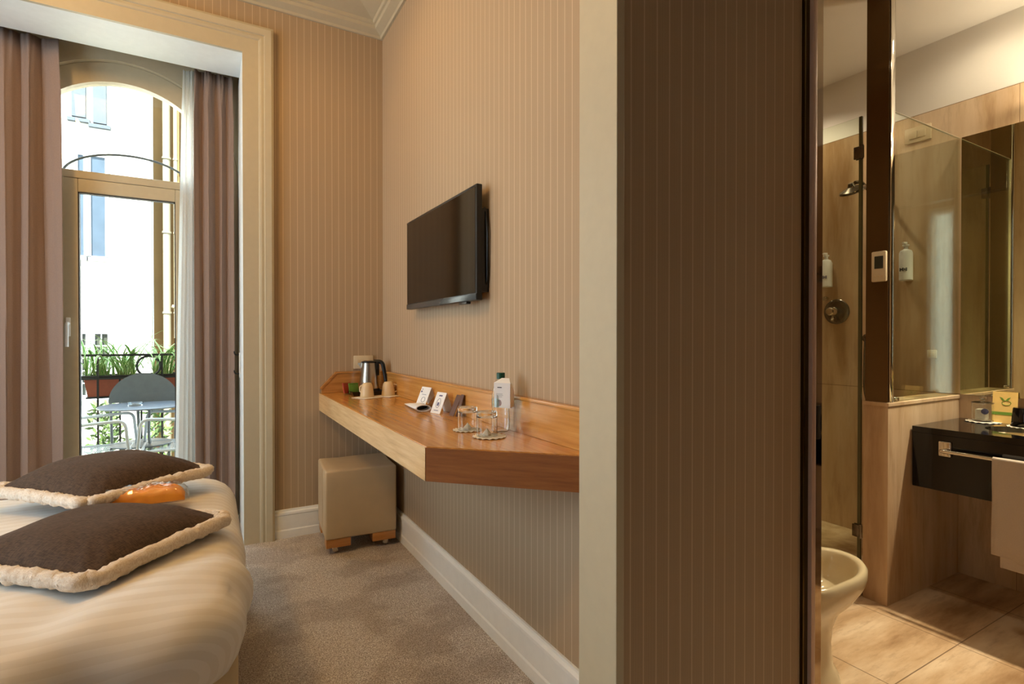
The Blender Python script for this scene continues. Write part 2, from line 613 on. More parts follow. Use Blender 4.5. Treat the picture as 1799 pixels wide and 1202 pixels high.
# added window in the left wall, unseen, put in to light the television wall
bm = B()
for y in (1.35, 2.07, 2.80):
    box(bm, LX - 0.08, LX - 0.02, y, y + 0.05, 0.3, 2.75)
for z in (0.3, 2.70):
    box(bm, LX - 0.08, LX - 0.02, 1.40, 2.80, z, z + 0.05)
struct(obj('added_daylight_window', bm, 'white', smooth=False))

# bathroom shell
bm = B(); box(bm, BX, BX + 0.1, -0.6, 3.1, 0, 2.406)
struct(obj('wall_bathroom_right', bm, 'trav_x', smooth=False), 'travertine clad bathroom wall')
bm = B(); box(bm, BX + 0.006, BX + 0.1, -0.6, 3.1, 2.406, BC)
struct(obj('wall_bathroom_upper', bm, 'bathpaint', smooth=False), 'cream painted band above the travertine')
bm = B(); box(bm, BX0, BX + 0.1, 3.1, 3.2, 0, 2.406); 
struct(obj('wall_bathroom_far', bm, 'trav_x', smooth=False))
bm = B(); box(bm, BX0, BX + 0.1, 3.106, 3.2, 2.406, BC)
struct(obj('wall_bathroom_far_upper', bm, 'bathpaint', smooth=False))
bm = B(); box(bm, BX0, BX + 0.1, -0.7, -0.6, 0, BC)
struct(obj('wall_bathroom_near', bm, 'trav_x', smooth=False))

# steel jamb of the bathroom door
bm = B(); box(bm, 1.493, 1.517, PY - 0.010, PY + 0.012, 0, 2.30, 0.001)
struct(obj('trim_3', bm, 'jambdark', smooth=False), 'dark bronze strip at the edge of the bathroom doorway')
bm = B(); box(bm, 1.515, 1.535, PY - 0.022, PY + 0.012, 0, 2.30, 0.003)
struct(obj('trim_4', bm, 'jambrim', smooth=True), 'satin bead of the bathroom door jamb')
bm = B(); box(bm, 1.535, 1.594, PY - 0.004, PY + 0.012, 0, 2.30, 0.001)
jm = struct(obj('trim_5', bm, 'jamb', smooth=False), 'mirror-polished steel jamb of the bathroom doorway')
bm = B(); box(bm, 1.567, 1.584, PY - 0.007, PY - 0.0035, 0.90, 1.0, 0.003)
obj('strike_plate', bm, 'black', jm)

# cornice, baseboards, casing
CO = [(0, 3.145), (0.014, 3.145), (0.020, 3.158), (0.062, 3.176), (0.068, 3.192), (0.080, 3.196), (0.086, 3.212), (0.100, 3.216), (0.22, 3.262),
      (0.34, 3.300), (0.37, 3.302), (0.375, 3.325), (0.44, 3.350), (0.50, 3.352), (0.505, 3.4195), (0, 3.4195)]
bm = B(); sweep(bm, [(TX, 1.065), (TX, FY), (LX, FY)], CO, lambda u, v, h: (u, v, h))
struct(obj('trim_6', bm, 'cream', angle=20), 'moulded plaster cornice')
BBP = [(0, 0), (0.020, 0), (0.020, 0.045), (0.016, 0.052), (0.016, 0.135), (0.020, 0.140), (0.019, 0.152), (0.010, 0.160), (0.008, 0.169), (0, 0.169)]
bm = B(); sweep(bm, [(TX, 1.062), (TX, FY), (0.346, FY)], BBP, lambda u, v, h: (u, v, h))
struct(obj('baseboard_right', bm, 'white', angle=20), 'white moulded baseboard')
CAS = [(0, 0), (0, 0.020), (0.083, 0.020), (0.088, 0.027), (0.098, 0.030), (0.112, 0.028), (0.116, 0.036), (0.150, 0.040), (0.163, 0.034), (0.163, 0)]
bm = B(); sweep(bm, [(0.181, 0), (0.181, 2.85), (-1.6, 2.85), (-1.6, 0)], [(-o, h) for o, h in CAS], lambda u, v, h: (u, FY - h, v))
struct(obj('trim_7', bm, 'cream', angle=20), 'moulded casing around the window alcove')

# ---------------------------------------------------------------- french window
YF = 3.985
bm = B()
R1, R2 = 0.495, 0.608
N = 48
ring = []
path = [(CXW - 1, 0.0)] + [(CXW + math.cos(PI - PI * i / N), CZW + math.sin(PI - PI * i / N)) for i in range(N + 1)] + [(CXW + 1, 0.0)]
def framept(p, r):
    if p[1] == 0.0:
        return (CXW + math.copysign(r, p[0] - CXW), 0.02)
    return (CXW + (p[0] - CXW) * r, CZW + (p[1] - CZW) * r)
for p, q in zip(path, path[1:]):
    a, b, c, d = framept(p, R1), framept(q, R1), framept(q, R2), framept(p, R2)
    prism(bm, [a, b, c, d], YF, YF + 0.07, 'y')
bmesh.ops.remove_doubles(bm, verts=bm.verts, dist=1e-5)
box(bm, CXW - R1, CXW + R1, YF - 0.01, YF + 0.07, 2.138, 2.185, 0.004)
box(bm, CXW - R1, CXW + R1, YF + 0.0, YF + 0.07, 0.0, 0.06, 0.004)
box(bm, CXW - R1, -0.735, YF + 0.005, YF + 0.06, 0.06, 2.138, 0.004)
box(bm, -0.118, CXW + R1, YF + 0.005, YF + 0.06, 0.06, 2.138, 0.004)
win = struct(obj('window_1', bm, 'creamwin', smooth=False), 'arched french window frame')
bm = B(); box(bm, CXW - R1, CXW + R1, YF + 0.032, YF + 0.038, 2.185, CZW + R1)
gl = obj('fanlight_pane', bm, 'winglass', win, smooth=False)
# the pane is cut to the arch
bmg = B()
pts = [(CXW - R1, 2.186)] + [(CXW + R1 * math.cos(PI - PI * i / N), CZW + R1 * math.sin(PI - PI * i / N)) for i in range(N + 1)] + [(CXW + R1, 2.186)]
prism(bmg, pts, YF + 0.032, YF + 0.038, 'y'); bmg.to_mesh(gl.data); bmg.free()
bm = B()
tube(bm, [(CXW + 0.02 + 0.33 * math.cos(PI * i / 30), YF + 0.055, 2.16 + 0.165 * math.sin(PI * i / 30)) for i in range(31)], 0.007, 8)
obj('fanlight_arc', bm, 'greymetal', win)  # thin grey arc across the fanlight
bm = B()
x0, x1, z0, z1 = -0.733, -0.120, 0.062, 2.136
gx0, gx1, gz0, gz1 = -0.655, -0.172, 0.20, 2.058
for (a, b, c, d) in ((x0, gx0, z0, z1), (gx1, x1, z0, z1), (gx0, gx1, z0, gz0), (gx0, gx1, gz1, z1)):
    box(bm, a, b, YF - 0.012, YF + 0.05, c, d, 0.004)
leafd = obj('window_leaf', bm, 'creamwin', win, smooth=False)
bm = B()
for (a, b, c, d) in ((gx0, gx0 + 0.006, gz0, gz1), (gx1 - 0.006, gx1, gz0, gz1), (gx0, gx1, gz1 - 0.006, gz1)):
    box(bm, a, b, YF - 0.008, YF + 0.03, c, d)
obj('gasket', bm, 'dark', leafd, smooth=False)
bm = B(); box(bm, gx0, gx1, YF + 0.012, YF + 0.018, gz0, gz1)
obj('pane', bm, 'winglass', leafd, smooth=False)
bm = B()
box(bm, -0.712, -0.690, YF - 0.022, YF - 0.012, 1.21, 1.32, 0.004)
tube(bm, arc([(-0.701, YF - 0.02, 1.285), (-0.701, YF - 0.055, 1.285), (-0.701, YF - 0.06, 1.15)], 0.02), 0.009, 10)
obj('handle', bm, 'white', leafd)

# ---------------------------------------------------------------- curtains
def curtain(name, x0, x1, y, z0, z1, folds, amp, seed, mat, taper=0.0, nx=260, nz=40, drift=0.0):
    rnd = random.Random(seed)
    ph = [rnd.uniform(0, 2 * PI) for _ in range(6)]
    bm = B()
    g = []
    for j in range(nz + 1):
        t = j / nz
        z = z1 + (z0 - z1) * t
        row = []
        for i in range(nx + 1):
            u = i / nx
            w = u + 0.020 * math.sin(2 * PI * 2.3 * u + ph[0] + 1.6 * t) + 0.012 * math.sin(2 * PI * 4.1 * u + ph[1] + 2.5 * t)
            top = min(1, t / 0.10)
            A = amp * (0.45 + 0.55 * top) * (0.8 + 0.25 * math.sin(5 * u + ph[2]))
            a = 2 * PI * folds * w + ph[3]
            s = math.sin(a)
            s = math.copysign(abs(s) ** 0.75, s)
            dy = A * s + (1 - top) * 0.006 * math.sin(a * 3 + ph[4]) + 0.008 * math.sin(2 * PI * 1.3 * u + 2 * t + ph[5])
            dx = A * 0.35 * math.sin(2 * a) * top
            x = x0 + (x1 - x0) * u + dx + drift * t * (1 - u)
            row.append(bm.verts.new((x, y + dy, z)))
        g.append(row)
    for j in range(nz):
        for i in range(nx):
            bm.faces.new((g[j][i], g[j][i + 1], g[j + 1][i + 1], g[j + 1][i]))
    o = obj(name, bm, mat, angle=80)
    if mat != 'sheer':
        s = o.modifiers.new('thickness', 'SOLIDIFY'); s.thickness = 0.003
    return o
c = curtain('curtain', -1.42, -0.712, 3.862, 0.012, 2.868, 6.2, 0.040, 3, 'curtain')
tag(c, 'wide taupe pleated curtain hanging left of the french window', 'curtain', 'taupe curtains')
c = curtain('curtain', -0.062, 0.146, 3.862, 0.012, 2.868, 3.0, 0.036, 8, 'curtain')
tag(c, 'narrow taupe pleated curtain hanging against the white window reveal', 'curtain', 'taupe curtains')
c = curtain('sheer_curtain', -0.16, 0.16, 0.0, 0.012, 3.05, 3.0, 0.012, 9, 'sheer', nx=60)
c.location = (LX + 0.05, -1.07, 0); c.rotation_euler = (0, 0, PI / 2)
tag(c, 'white sheer curtain over a narrow window beyond the entrance, seen only reflected in the glass', 'sheer curtain')
c = curtain('sheer_curtain', -0.125, -0.055, 3.90, 0.012, 2.868, 2.5, 0.020, 5, 'sheer', nx=120, drift=-0.055)
tag(c, 'gathered white sheer curtain between the glass and the narrow taupe curtain', 'sheer curtain')

t = thing('tieback_hook', 'small dark double hook on the white reveal beside the narrow taupe curtain', 'hook', (0.1805, 3.79, 1.03))
bm = B(); box(bm, -0.006, 0, -0.010, 0.010, -0.08, 0.08, 0.002); obj('plate', bm, 'white', t)
for z in (-0.055, 0.065):
    bm = B(); tube(bm, arc([(-0.005, 0, z), (-0.03, 0, z), (-0.034, 0, z + 0.022)], 0.01), 0.004, 8); obj('hook', bm, 'iron', t)

# ---------------------------------------------------------------- bed
bed = thing('bed', 'large bed with a cream striped duvet and leather-look base', 'bed', (-0.95, 2.2, 0))
def L(bm, p):
    return xform(bm, Matrix.Translation(-Vector(p)))
bm = B(); box(bm, -2.05, 0.068, 1.545, 2.86, 0.05, 0.38, 0.02, 3)
obj('base', L(bm, bed.location), 'bedbase', bed)
def rrect(x0, x1, y0, y1, r, n_side, n_corner):
    pts = []
    cs = [(x1 - r, y0 + r, -PI / 2), (x1 - r, y1 - r, 0), (x0 + r, y1 - r, PI / 2), (x0 + r, y0 + r, PI)]
    for k, (cx, cy, a0) in enumerate(cs):
        for i in range(n_corner):
            a = a0 + PI / 2 * i / n_corner
            pts.append((cx + r * math.cos(a), cy + r * math.sin(a)))
        a = a0 + PI / 2
        p = (cx + r * math.cos(a), cy + r * math.sin(a))
        nx_, ny_, na = cs[(k + 1) % 4]
        q = (nx_ + r * math.cos(na), ny_ + r * math.sin(na))
        for i in range(n_side):
            t = i / n_side
            pts.append((p[0] + (q[0] - p[0]) * t, p[1] + (q[1] - p[1]) * t))
    return pts
bm = B()
X0, X1, Y0_, Y1_, RR = -2.1, 0.106, 1.44, 2.93, 0.19
prof = [(0.06, 0.33), (0.035, 0.345), (0.018, 0.37), (0.004, 0.40), (-0.004, 0.43), (-0.004, 0.46), (0.004, 0.485), (0.018, 0.510), (0.036, 0.530),
        (0.058, 0.545), (0.085, 0.554), (0.12, 0.559), (0.17, 0.562)] + [(0.17 + 0.045 * i, 0.563 + 0.0008 * i) for i in range(1, 12)]
rings = []
for d, z in prof:
    r = max(0.02, RR - d)
    ring = []
    for (x, y) in rrect(X0 + d, X1 - d, Y0_ + d, Y1_ - d, r, 150, 34):
        v = Vector((x, y, z))
        # soft wrinkles: broad lumps, and diagonal tension folds at the near corner
        k = min(1, max(0, (z - 0.34) / 0.05))
        cdist = math.hypot(x - X1, y - Y0_)
        fold = math.exp(-(cdist / 0.55) ** 2) * k
        ph = (x * 0.62 - y * 0.8) * 26 + 2.2 * noise.noise(Vector((x * 3, y * 3, 1)))
        a = 0.013 * fold * math.sin(ph) + 0.006 * k * noise.noise(Vector((x * 5, y * 2.2, z * 4))) * 1.5
        side = 1 if d < 0.06 else 0
        a2 = 0.010 * k * math.sin(x * 21 + z * 9 + 2.5 * noise.noise(v * 3)) * min(1, max(0, (Y0_ + 0.32 - y) / 0.15))
        cx, cy = (X0 + X1) / 2, (Y0_ + Y1_) / 2
        if d < 0.05:
            n_ = Vector((max(0, x - (X1 - RR)) , min(0, y - (Y0_ + RR)) + max(0, y - (Y1_ - RR)), 0))
            if n_.length > 1e-4:
                v += n_.normalized() * (a + a2)
            v.z += a * 0.4
        else:
            v.z += a * 0.8 + a2 * 0.5
        ring.append(bm.verts.new(v))
    rings.append(ring)
n = len(rings[0])
for a, b in zip(rings, rings[1:]):
    for i in range(n):
        bm.faces.new((a[i], a[(i + 1) % n], b[(i + 1) % n], b[i]))
bm.faces.new(rings[-1])
obj('duvet', L(bm, bed.location), 'duvet', bed, angle=80)

def cushion(label, c, rz, size, thick, tilt=(0, 0), seed=1, z=0.64):
    t = thing('cushion', label, 'cushion', (c[0], c[1], z), rz, 'brown cushions on the bed')
    t.rotation_euler = (tilt[0], tilt[1], rz)
    h = size / 2
    nseg = 44
    bm = B()
    for sgn in (1, -1):
        g = []
        for j in range(nseg + 1):
            row = []
            for i in range(nseg + 1):
                u, v = -1 + 2 * i / nseg, -1 + 2 * j / nseg
                e = max(0, (1 - abs(u) ** 2.6)) ** 0.62 * max(0, (1 - abs(v) ** 2.6)) ** 0.62
                pin = 1 - 0.06 * (1 - abs(u)) * 0 
                wv = 1 - 0.045 * math.sin((1 - abs(v)) * PI / 2) * (abs(u) ** 4)
                wu = 1 - 0.045 * math.sin((1 - abs(u)) * PI / 2) * (abs(v) ** 4)
                x, y = u * h * wv, v * h * wu
                zz = sgn * thick * (1.0 if sgn > 0 else (0.16 if thick < 0.09 else 0.5)) * e
                zz += 0.010 * e * noise.noise(Vector((x * 9 + seed, y * 9, sgn)))
                # creases running in from the corners
                cr = (abs(u * v)) ** 2
                zz += sgn * 0.005 * cr * (1 - abs(u) ** 8) * math.sin((abs(u) - abs(v)) * 22)
                row.append(bm.verts.new((x, y, zz)))
            g.append(row)
        for j in range(nseg):
            for i in range(nseg):
                bm.faces.new((g[j][i], g[j][i + 1], g[j + 1][i + 1], g[j + 1][i]))
    bmesh.ops.remove_doubles(bm, verts=bm.verts, dist=1e-4)
    obj('cover', bm, 'brown', t, angle=80)
    pts, rad = [], []
    K = 60
    cor = [(-1, -1), (1, -1), (1, 1), (-1, 1)]
    for k in range(4):
        a, b = cor[k], cor[(k + 1) % 4]
        for i in range(K):
            s = i / K
            u, v = a[0] + (b[0] - a[0]) * s, a[1] + (b[1] - a[1]) * s
            pull = 0.045 * math.sin(PI * s)
            if abs(u) > abs(v) or (abs(u) == 1 and abs(v) < 1):
                u *= 1 - pull
            else:
                v *= 1 - pull
            # round the corners
            q = Vector((u, v)) * (h + 0.008)
            m = max(abs(u), abs(v)); mn = min(abs(u), abs(v))
            if mn > 0.86:
                q *= 1 - 0.12 * ((mn - 0.86) / 0.14) ** 2
            pts.append((q.x, q.y, 0.004 * noise.noise(Vector((q.x * 30, q.y * 30, seed)))))
            rad.append(0.021 + 0.005 * noise.noise(Vector((q.x * 45 + seed, q.y * 45, 3))))
    bm = B(); tube(bm, pts, rad, 20, closed=True)
    for v in bm.verts:
        v.co += v.normal * 0 + Vector((noise.noise(v.co * 130), noise.noise(v.co * 130 + Vector((9, 0, 0))), noise.noise(v.co * 130 + Vector((0, 9, 0))))) * 0.0048
    tr = obj('fleece_trim', bm, 'fleece', t, angle=80)
    tr['label'] = 'cream fleece border'
    return t
cushion('brown cushion with cream fleece border, in front of the orange package',
        (-0.285, 1.995), math.atan2(0.375, 0.323), 0.485, 0.080, (0, 0), 1, 0.597)
cushion('brown cushion with cream fleece border, behind the orange package near the french window',
        (-0.335, 2.60), math.atan2(0.345, 0.385), 0.49, 0.10, (0, 0), 2, 0.645)
# orange cloth in its clear wrapper
t = thing('wrapped_package', 'bright orange folded cloth in a clear wrapper lying between the two brown cushions', 'package', (-0.225, 2.350, 0.607), 0.02)
def lump(nx, ny, w, l, th, seed, rough):
    bm = B()
    for sgn in (1, -1):
        g = []
        for j in range(ny + 1):
            row = []
            for i in range(nx + 1):
                u, v = -1 + 2 * i / nx, -1 + 2 * j / ny
                e = max(0, (1 - u ** 6) * (1 - v ** 4)) ** 0.5
                x, y = u * l / 2, v * w / 2
                zz = (th if sgn > 0 else 0) * e
                if sgn > 0:
                    zz += rough * e * (noise.noise(Vector((x * 22, y * 34, seed))) + 0.6 * abs(noise.noise(Vector((x * 60, y * 60, seed + 4)))))
                row.append(bm.verts.new((x, y, zz)))
            g.append(row)
        for j in range(ny):
            for i in range(nx):
                bm.faces.new((g[j][i], g[j][i + 1], g[j + 1][i + 1], g[j + 1][i]))
    bmesh.ops.remove_doubles(bm, verts=bm.verts, dist=1e-4)
    return bm
obj('cloth', lump(50, 30, 0.12, 0.30, 0.045, 2, 0.010), 'orange', t, angle=80)
M['wrap'] = pane('clear_wrapper', (0.97, 0.97, 0.97, 1), 1.4, 0.12, 0.05)
o = obj('wrapper', xform(lump(60, 34, 0.145, 0.35, 0.056, 7, 0.012), Matrix.Translation((-0.01, 0, -0.002))), 'wrap', t, angle=80)

# ---------------------------------------------------------------- television
tv = thing('television', 'flat black television on a wall bracket above the wooden desk shelf', 'television', (0.958, 2.365, 1.589), 0.0)
W2, H2 = 0.432, 0.235
bm = B(); box(bm, -0.016, 0.010, -W2, W2, -H2, H2, 0.004, 2)
box(bm, 0.006, 0.026, -0.36, 0.36, -0.20, 0.13, 0.008, 2)
obj('housing', bm, 'black', tv)
bm = B(); box(bm, -0.0175, -0.0155, -W2 + 0.012, W2 - 0.012, -H2 + 0.030, H2 - 0.012)
obj('screen', bm, 'screen', tv, smooth=False)
bm = B(); box(bm, -0.0185, -0.0155, -W2 + 0.002, W2 - 0.002, -H2 + 0.002, -H2 + 0.027, 0.001)
obj('lower_bezel', bm, 'bezel', tv)
bm = B(); box(bm, -0.014, 0.006, -0.33, -0.25, -H2 - 0.010, -H2 + 0.001, 0.002)
obj('sensor_pod', bm, 'black', tv)
bm = B()
for y in (-0.20, 0.13):
    box(bm, 0.026, 0.034, y, y + 0.03, -0.20, 0.14, 0.002)
box(bm, 0.034, 0.0425, -0.42, 0.17, -0.20, -0.14, 0.002)
box(bm, 0.034, 0.0425, -0.42, 0.17, 0.04, 0.10, 0.002)
box(bm, 0.010, 0.0425, -0.425, -0.395, -0.20, 0.14, 0.002)
obj('wall_bracket', bm, 'black', tv)
bm = B(); tube(bm, arc([(0.03, -0.40, -0.19), (0.032, -0.432, -0.16), (0.03, -0.438, 0.05), (0.028, -0.425, 0.13), (0.036, -0.40, 0.15)], 0.03), 0.004, 8)
obj('cable', bm, 'black', tv)

# ---------------------------------------------------------------- desk shelf
desk = thing('wall_desk', 'honey oak wall-hung desk shelf with upstand under the television', 'desk', (0.8, 2.3, 0.86))
DP = [(0.603, 3.457), (0.593, 1.581), (0.985, 1.195), (0.9995, 1.195), (0.9995, 3.457)]
M['oaklit'] = wood('oak_lit_edge', (206, 164, 108), (224, 186, 132), (236, 204, 156), (3, 1.5, 26), 0.35)  # oak strip, window light painted into its pale colour
M['oakshade'] = wood('oak_shaded_edge', (128, 74, 28), (146, 88, 38), (160, 100, 46), (2, 2, 26), 0.4)  # oak strip, shade of the unlit diagonal face painted into its colour
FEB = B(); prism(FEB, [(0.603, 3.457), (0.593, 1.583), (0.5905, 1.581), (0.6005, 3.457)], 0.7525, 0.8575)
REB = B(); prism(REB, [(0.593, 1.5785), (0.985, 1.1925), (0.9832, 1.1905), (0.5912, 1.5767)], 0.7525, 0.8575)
bm = B(); vs = prism(bm, DP, 0.752, 0.86)
bmesh.ops.bevel(bm, geom=[e for e in bm.edges if all(abs(v.co.z - 0.86) < 1e-4 for v in e.verts)], offset=0.003, segments=2, affect='EDGES')
obj('top', L(bm, desk.location), 'oak', desk, smooth=False)
bm = B()
prism(bm, [(1.195, 0.861), (3.4565, 0.861), (3.4565, 0.978), (1.195, 0.978)], 0.9705, 0.9995, 'x')
u = obj('front_edge', L(FEB, desk.location), 'oaklit', desk, smooth=False)
u = obj('return_edge', L(REB, desk.location), 'oakshade', desk, smooth=False)
u = obj('upstand', L(bm, desk.location), 'oak', desk, smooth=False)
bm = B(); box(bm, 0.966, 0.9995, 1.195, 3.4565, 0.9785, 0.990, 0.003)
obj('capping', L(bm, desk.location), 'oak', desk, smooth=False)
bm = B(); prism(bm, [(0.612, 0.861), (0.9695, 0.861), (0.9695, 0.978), (0.70, 0.978), (0.612, 0.885)], 3.432, 3.4565, 'y')
obj('end_upstand', L(bm, desk.location), 'oakx', desk, smooth=False)
bm = B(); prism(bm, [(0.604, 0.885), (0.612, 0.885), (0.70, 0.979), (0.9655, 0.979), (0.9655, 0.990), (0.696, 0.990), (0.604, 0.893)], 3.428, 3.4565, 'y')
obj('end_capping', L(bm, desk.location), 'oakx', desk, smooth=False)

# pouf on castors
pf = thing('pouf', 'cube-shaped beige leather-look pouf on wooden corner feet under the desk', 'pouf', (0.768, 3.21, 0), -0.07)
bm = B(); box(bm, -0.197, 0.197, -0.185, 0.185, 0.085, 0.466, 0.012, 3)
bmesh.ops.subdivide_edges(bm, edges=[e for e in bm.edges if e.calc_length() > 0.2], cuts=6, use_grid_fill=True)
for v in bm.verts:
    v.co += v.co.normalized() * 0.004 * noise.noise(v.co * 7)
obj('upholstery', bm, 'pouf', pf)
bm = B()
tube(bm, [(-0.198, -0.06 + 0 * i, 0.10 + 0.355 * i / 8) for i in range(9)], 0.0012, 6)
for sx in (-1, 1):
    for sy in (-1, 1):
        b2 = B()
        x0, x1 = (-0.192, -0.06) if sx < 0 else (0.06, 0.192)
        y0, y1 = (-0.180, -0.09) if sy < 0 else (0.09, 0.180)
        box(b2, x0, x1, y0, y1, 0.038, 0.086, 0.003)
        obj('foot', b2, 'oakx', pf)
        b3 = B()
        lathe(b3, [(0, -0.008), (0.014, -0.008), (0.017, -0.004), (0.017, 0.004), (0.014, 0.008), (0, 0.008)], n=20, cap=False)
        xform(b3, Matrix.Translation((sx * 0.14, sy * 0.14, 0.017)) @ Matrix.Rotation(PI / 2, 4, 'X'))
        box(b3, sx * 0.14 - 0.012, sx * 0.14 + 0.012, sy * 0.14 - 0.004, sy * 0.14 + 0.004, 0.024, 0.039)
        obj('castor', b3, 'chrome', pf)
obj('seam', bm, 'pouf', pf)

# ---------------------------------------------------------------- things on the desk
ZD = 0.8605
# socket on the wall
t = thing('wall_socket', 'ivory wall socket plate behind the kettle', 'socket', (0.873, FY - 0.0005, 1.046))
bm = B(); box(bm, -0.062, 0.062, -0.009, 0, -0.042, 0.042, 0.003); obj('plate', bm, 'plug', t)
bm = B()
for x in (-0.024, 0.0, 0.024):
    lathe(bm, [(0, 0), (0.003, 0), (0.003, 0.001), (0, 0.001)], n=10, cap=False)
for i, x in enumerate((-0.03, 0.0, 0.03)):
    box(bm, x - 0.009, x + 0.009, -0.011, -0.009, -0.014, 0.014, 0.001)
obj('insert', bm, 'cup', t)
# tray
t = thing('tray', 'black rectangular tray in the far corner of the desk', 'tray', (0.832, 3.285, ZD), 0)
bm = B()
pr_ = [(0.0, 0), (0.125, 0), (0.135, 0.018), (0.137, 0.024), (0.131, 0.024), (0.122, 0.006), (0.0, 0.006)]
lathe(bm, [(r * 1.0, z) for r, z in pr_], n=4, cap=False)
xform(bm, Matrix.Diagonal((1.0, 1.30, 1, 1)) @ Matrix.Rotation(PI / 4, 4, 'Z'))
obj('dish', bm, 'black', t, angle=20)
# kettle
t = thing('kettle', 'brushed steel electric kettle with black handle and lid on the tray', 'kettle', (0.872, 3.315, ZD + 0.008), -0.45)
bm = B(); lathe(bm, [(0, 0), (0.062, 0), (0.066, 0.004), (0.064, 0.016), (0.058, 0.02), (0, 0.02)], n=36, cap=False)
obj('power_base', bm, 'black', t)
bm = B(); lathe(bm, [(0, 0.021), (0.060, 0.021), (0.060, 0.03), (0.056, 0.09), (0.049, 0.14), (0.045, 0.172), (0.045, 0.178), (0, 0.178)], n=48, cap=False)
obj('body', bm, 'steel', t)
bm = B(); lathe(bm, [(0, 0.178), (0.046, 0.178), (0.046, 0.186), (0.030, 0.191), (0, 0.192)], n=36, cap=False)
obj('lid', bm, 'black', t)
bm = B()
prism(bm, [(-0.068, 0.176), (-0.040, 0.184), (-0.040, 0.140), (-0.050, 0.150)], -0.014, 0.014, 'y')
obj('spout', bm, 'steel', t)
bm = B()
tube(bm, arc([(0.03, 0, 0.186), (0.082, 0, 0.186), (0.106, 0, 0.06), (0.100, 0, 0.045)], 0.03), [0.012] * 2 + [0.0125] * 6 + [0.013] * 6 + [0.012, 0.010][:2] if False else 0.0125, 12)
for v in bm.verts:
    v.co.y *= 0.9
box(bm, 0.038, 0.062, -0.012, 0.012, 0.10, 0.186, 0.004)
obj('handle', bm, 'black', t)
# sachets
for i, (x, y, r, m, lb) in enumerate(((0.735, 3.275, 0.5, 'teared', 'red tea sachet standing behind the green one on the tray'),
                                      (0.765, 3.245, 0.2, 'teagreen', 'green tea sachet standing on the tray beside the kettle'))):
    bm = B(); box(bm, -0.030, 0.030, -0.004, 0.004, 0, 0.062, 0.002); box(bm, -0.030, 0.030, -0.005, 0.005, 0.055, 0.062, 0.001)
    xform(bm, Matrix.Rotation(-0.25, 4, 'X'))
    o = obj('tea_sachet', bm, m); o.location = (x, y, ZD + 0.009); o.rotation_euler = (0, 0, r)
    tag(o, lb, 'sachet', 'tea sachets on the tray')
# cups upside down on napkins
def cup(loc, rz, label):
    t = thing('cup', label, 'cup', loc, rz, 'upside-down cups on the desk')
    bm = B()
    lathe(bm, [(0.0385, 0.0), (0.0395, 0.002), (0.037, 0.025), (0.033, 0.055), (0.029, 0.070), (0.024, 0.076), (0.022, 0.080), (0.019, 0.080), (0.019, 0.076), (0, 0.076)], n=36, cap=False)
    lathe(bm, [(0.0385, 0.0), (0.0365, 0.002), (0.034, 0.025), (0.030, 0.055), (0.02, 0.068), (0, 0.068)], n=36, cap=False)
    bmesh.ops.remove_doubles(bm, verts=bm.verts, dist=1e-5)
    obj('bowl', bm, 'cup', t)
    bm = B(); tube(bm, arc([(0.030, 0, 0.066), (0.058, 0, 0.058), (0.056, 0, 0.026), (0.036, 0, 0.02)], 0.022), 0.0045, 10)
    obj('handle', bm, 'cup', t)
    return t
cup((0.795, 3.065, ZD + 0.003), 2.1, 'cream china cup upside down on a napkin in front of the tea sachets')
cup((0.925, 3.085, ZD + 0.003), -0.3, 'cream china cup upside down with its handle turned towards the television wall')
for x, y, r, lb in ((0.79, 3.045, 0.4, 'white paper napkin under the left upside-down cup'), (0.925, 3.07, 0.55, 'white paper napkin under the right upside-down cup')):
    bm = B(); box(bm, -0.062, 0.062, -0.062, 0.062, 0, 0.002, 0.0005)
    for v in bm.verts:
        if v.co.z > 0.001: v.co.z += 0.0006 * noise.noise(v.co * 50)
    o = obj('napkin', bm, 'doily'); o.location = (x, y, ZD + 0.0003 + (0.0004 if x > 0.9 else 0)); o.rotation_euler = (0, 0, r)
    tag(o, lb, 'napkin', 'paper napkins under the cups')
# white folded plastic holder
t = thing('paper_sleeve', 'white curved paper sleeve open at one end, lying in front of the tent cards', 'sleeve', (0.880, 2.475, ZD), -0.12)
bm = B()
pts = [(0.036 * math.cos(a), 0.017 + 0.016 * math.sin(a)) for a in [2 * PI * i / 24 for i in range(24)]]
A_ = [bm.verts.new((x, -0.15, z)) for x, z in pts]
Bv = [bm.verts.new((x * 1.05, 0.0, z * 0.75)) for x, z in pts]
Cv = [bm.verts.new((x * 0.8, 0.15, 0.003 + z * 0.12)) for x, z in pts]
Ai = [bm.verts.new((x * 0.86, -0.15, 0.017 + (z - 0.017) * 0.8)) for x, z in pts]
Di = [bm.verts.new((x * 0.8, -0.03, 0.015 + (z - 0.017) * 0.5)) for x, z in pts]
for a, b in ((A_, Bv), (Bv, Cv), (A_, Ai), (Ai, Di)):
    for i in range(24):
        bm.faces.new((a[i], a[(i + 1) % 24], b[(i + 1) % 24], b[i]))
bm.faces.new(Cv); f = bm.faces.new(Di)
obj('sleeve', bm, 'paperw', t)
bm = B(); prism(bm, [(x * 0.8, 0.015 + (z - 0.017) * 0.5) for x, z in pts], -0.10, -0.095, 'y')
obj('opening', bm, 'dark', t)
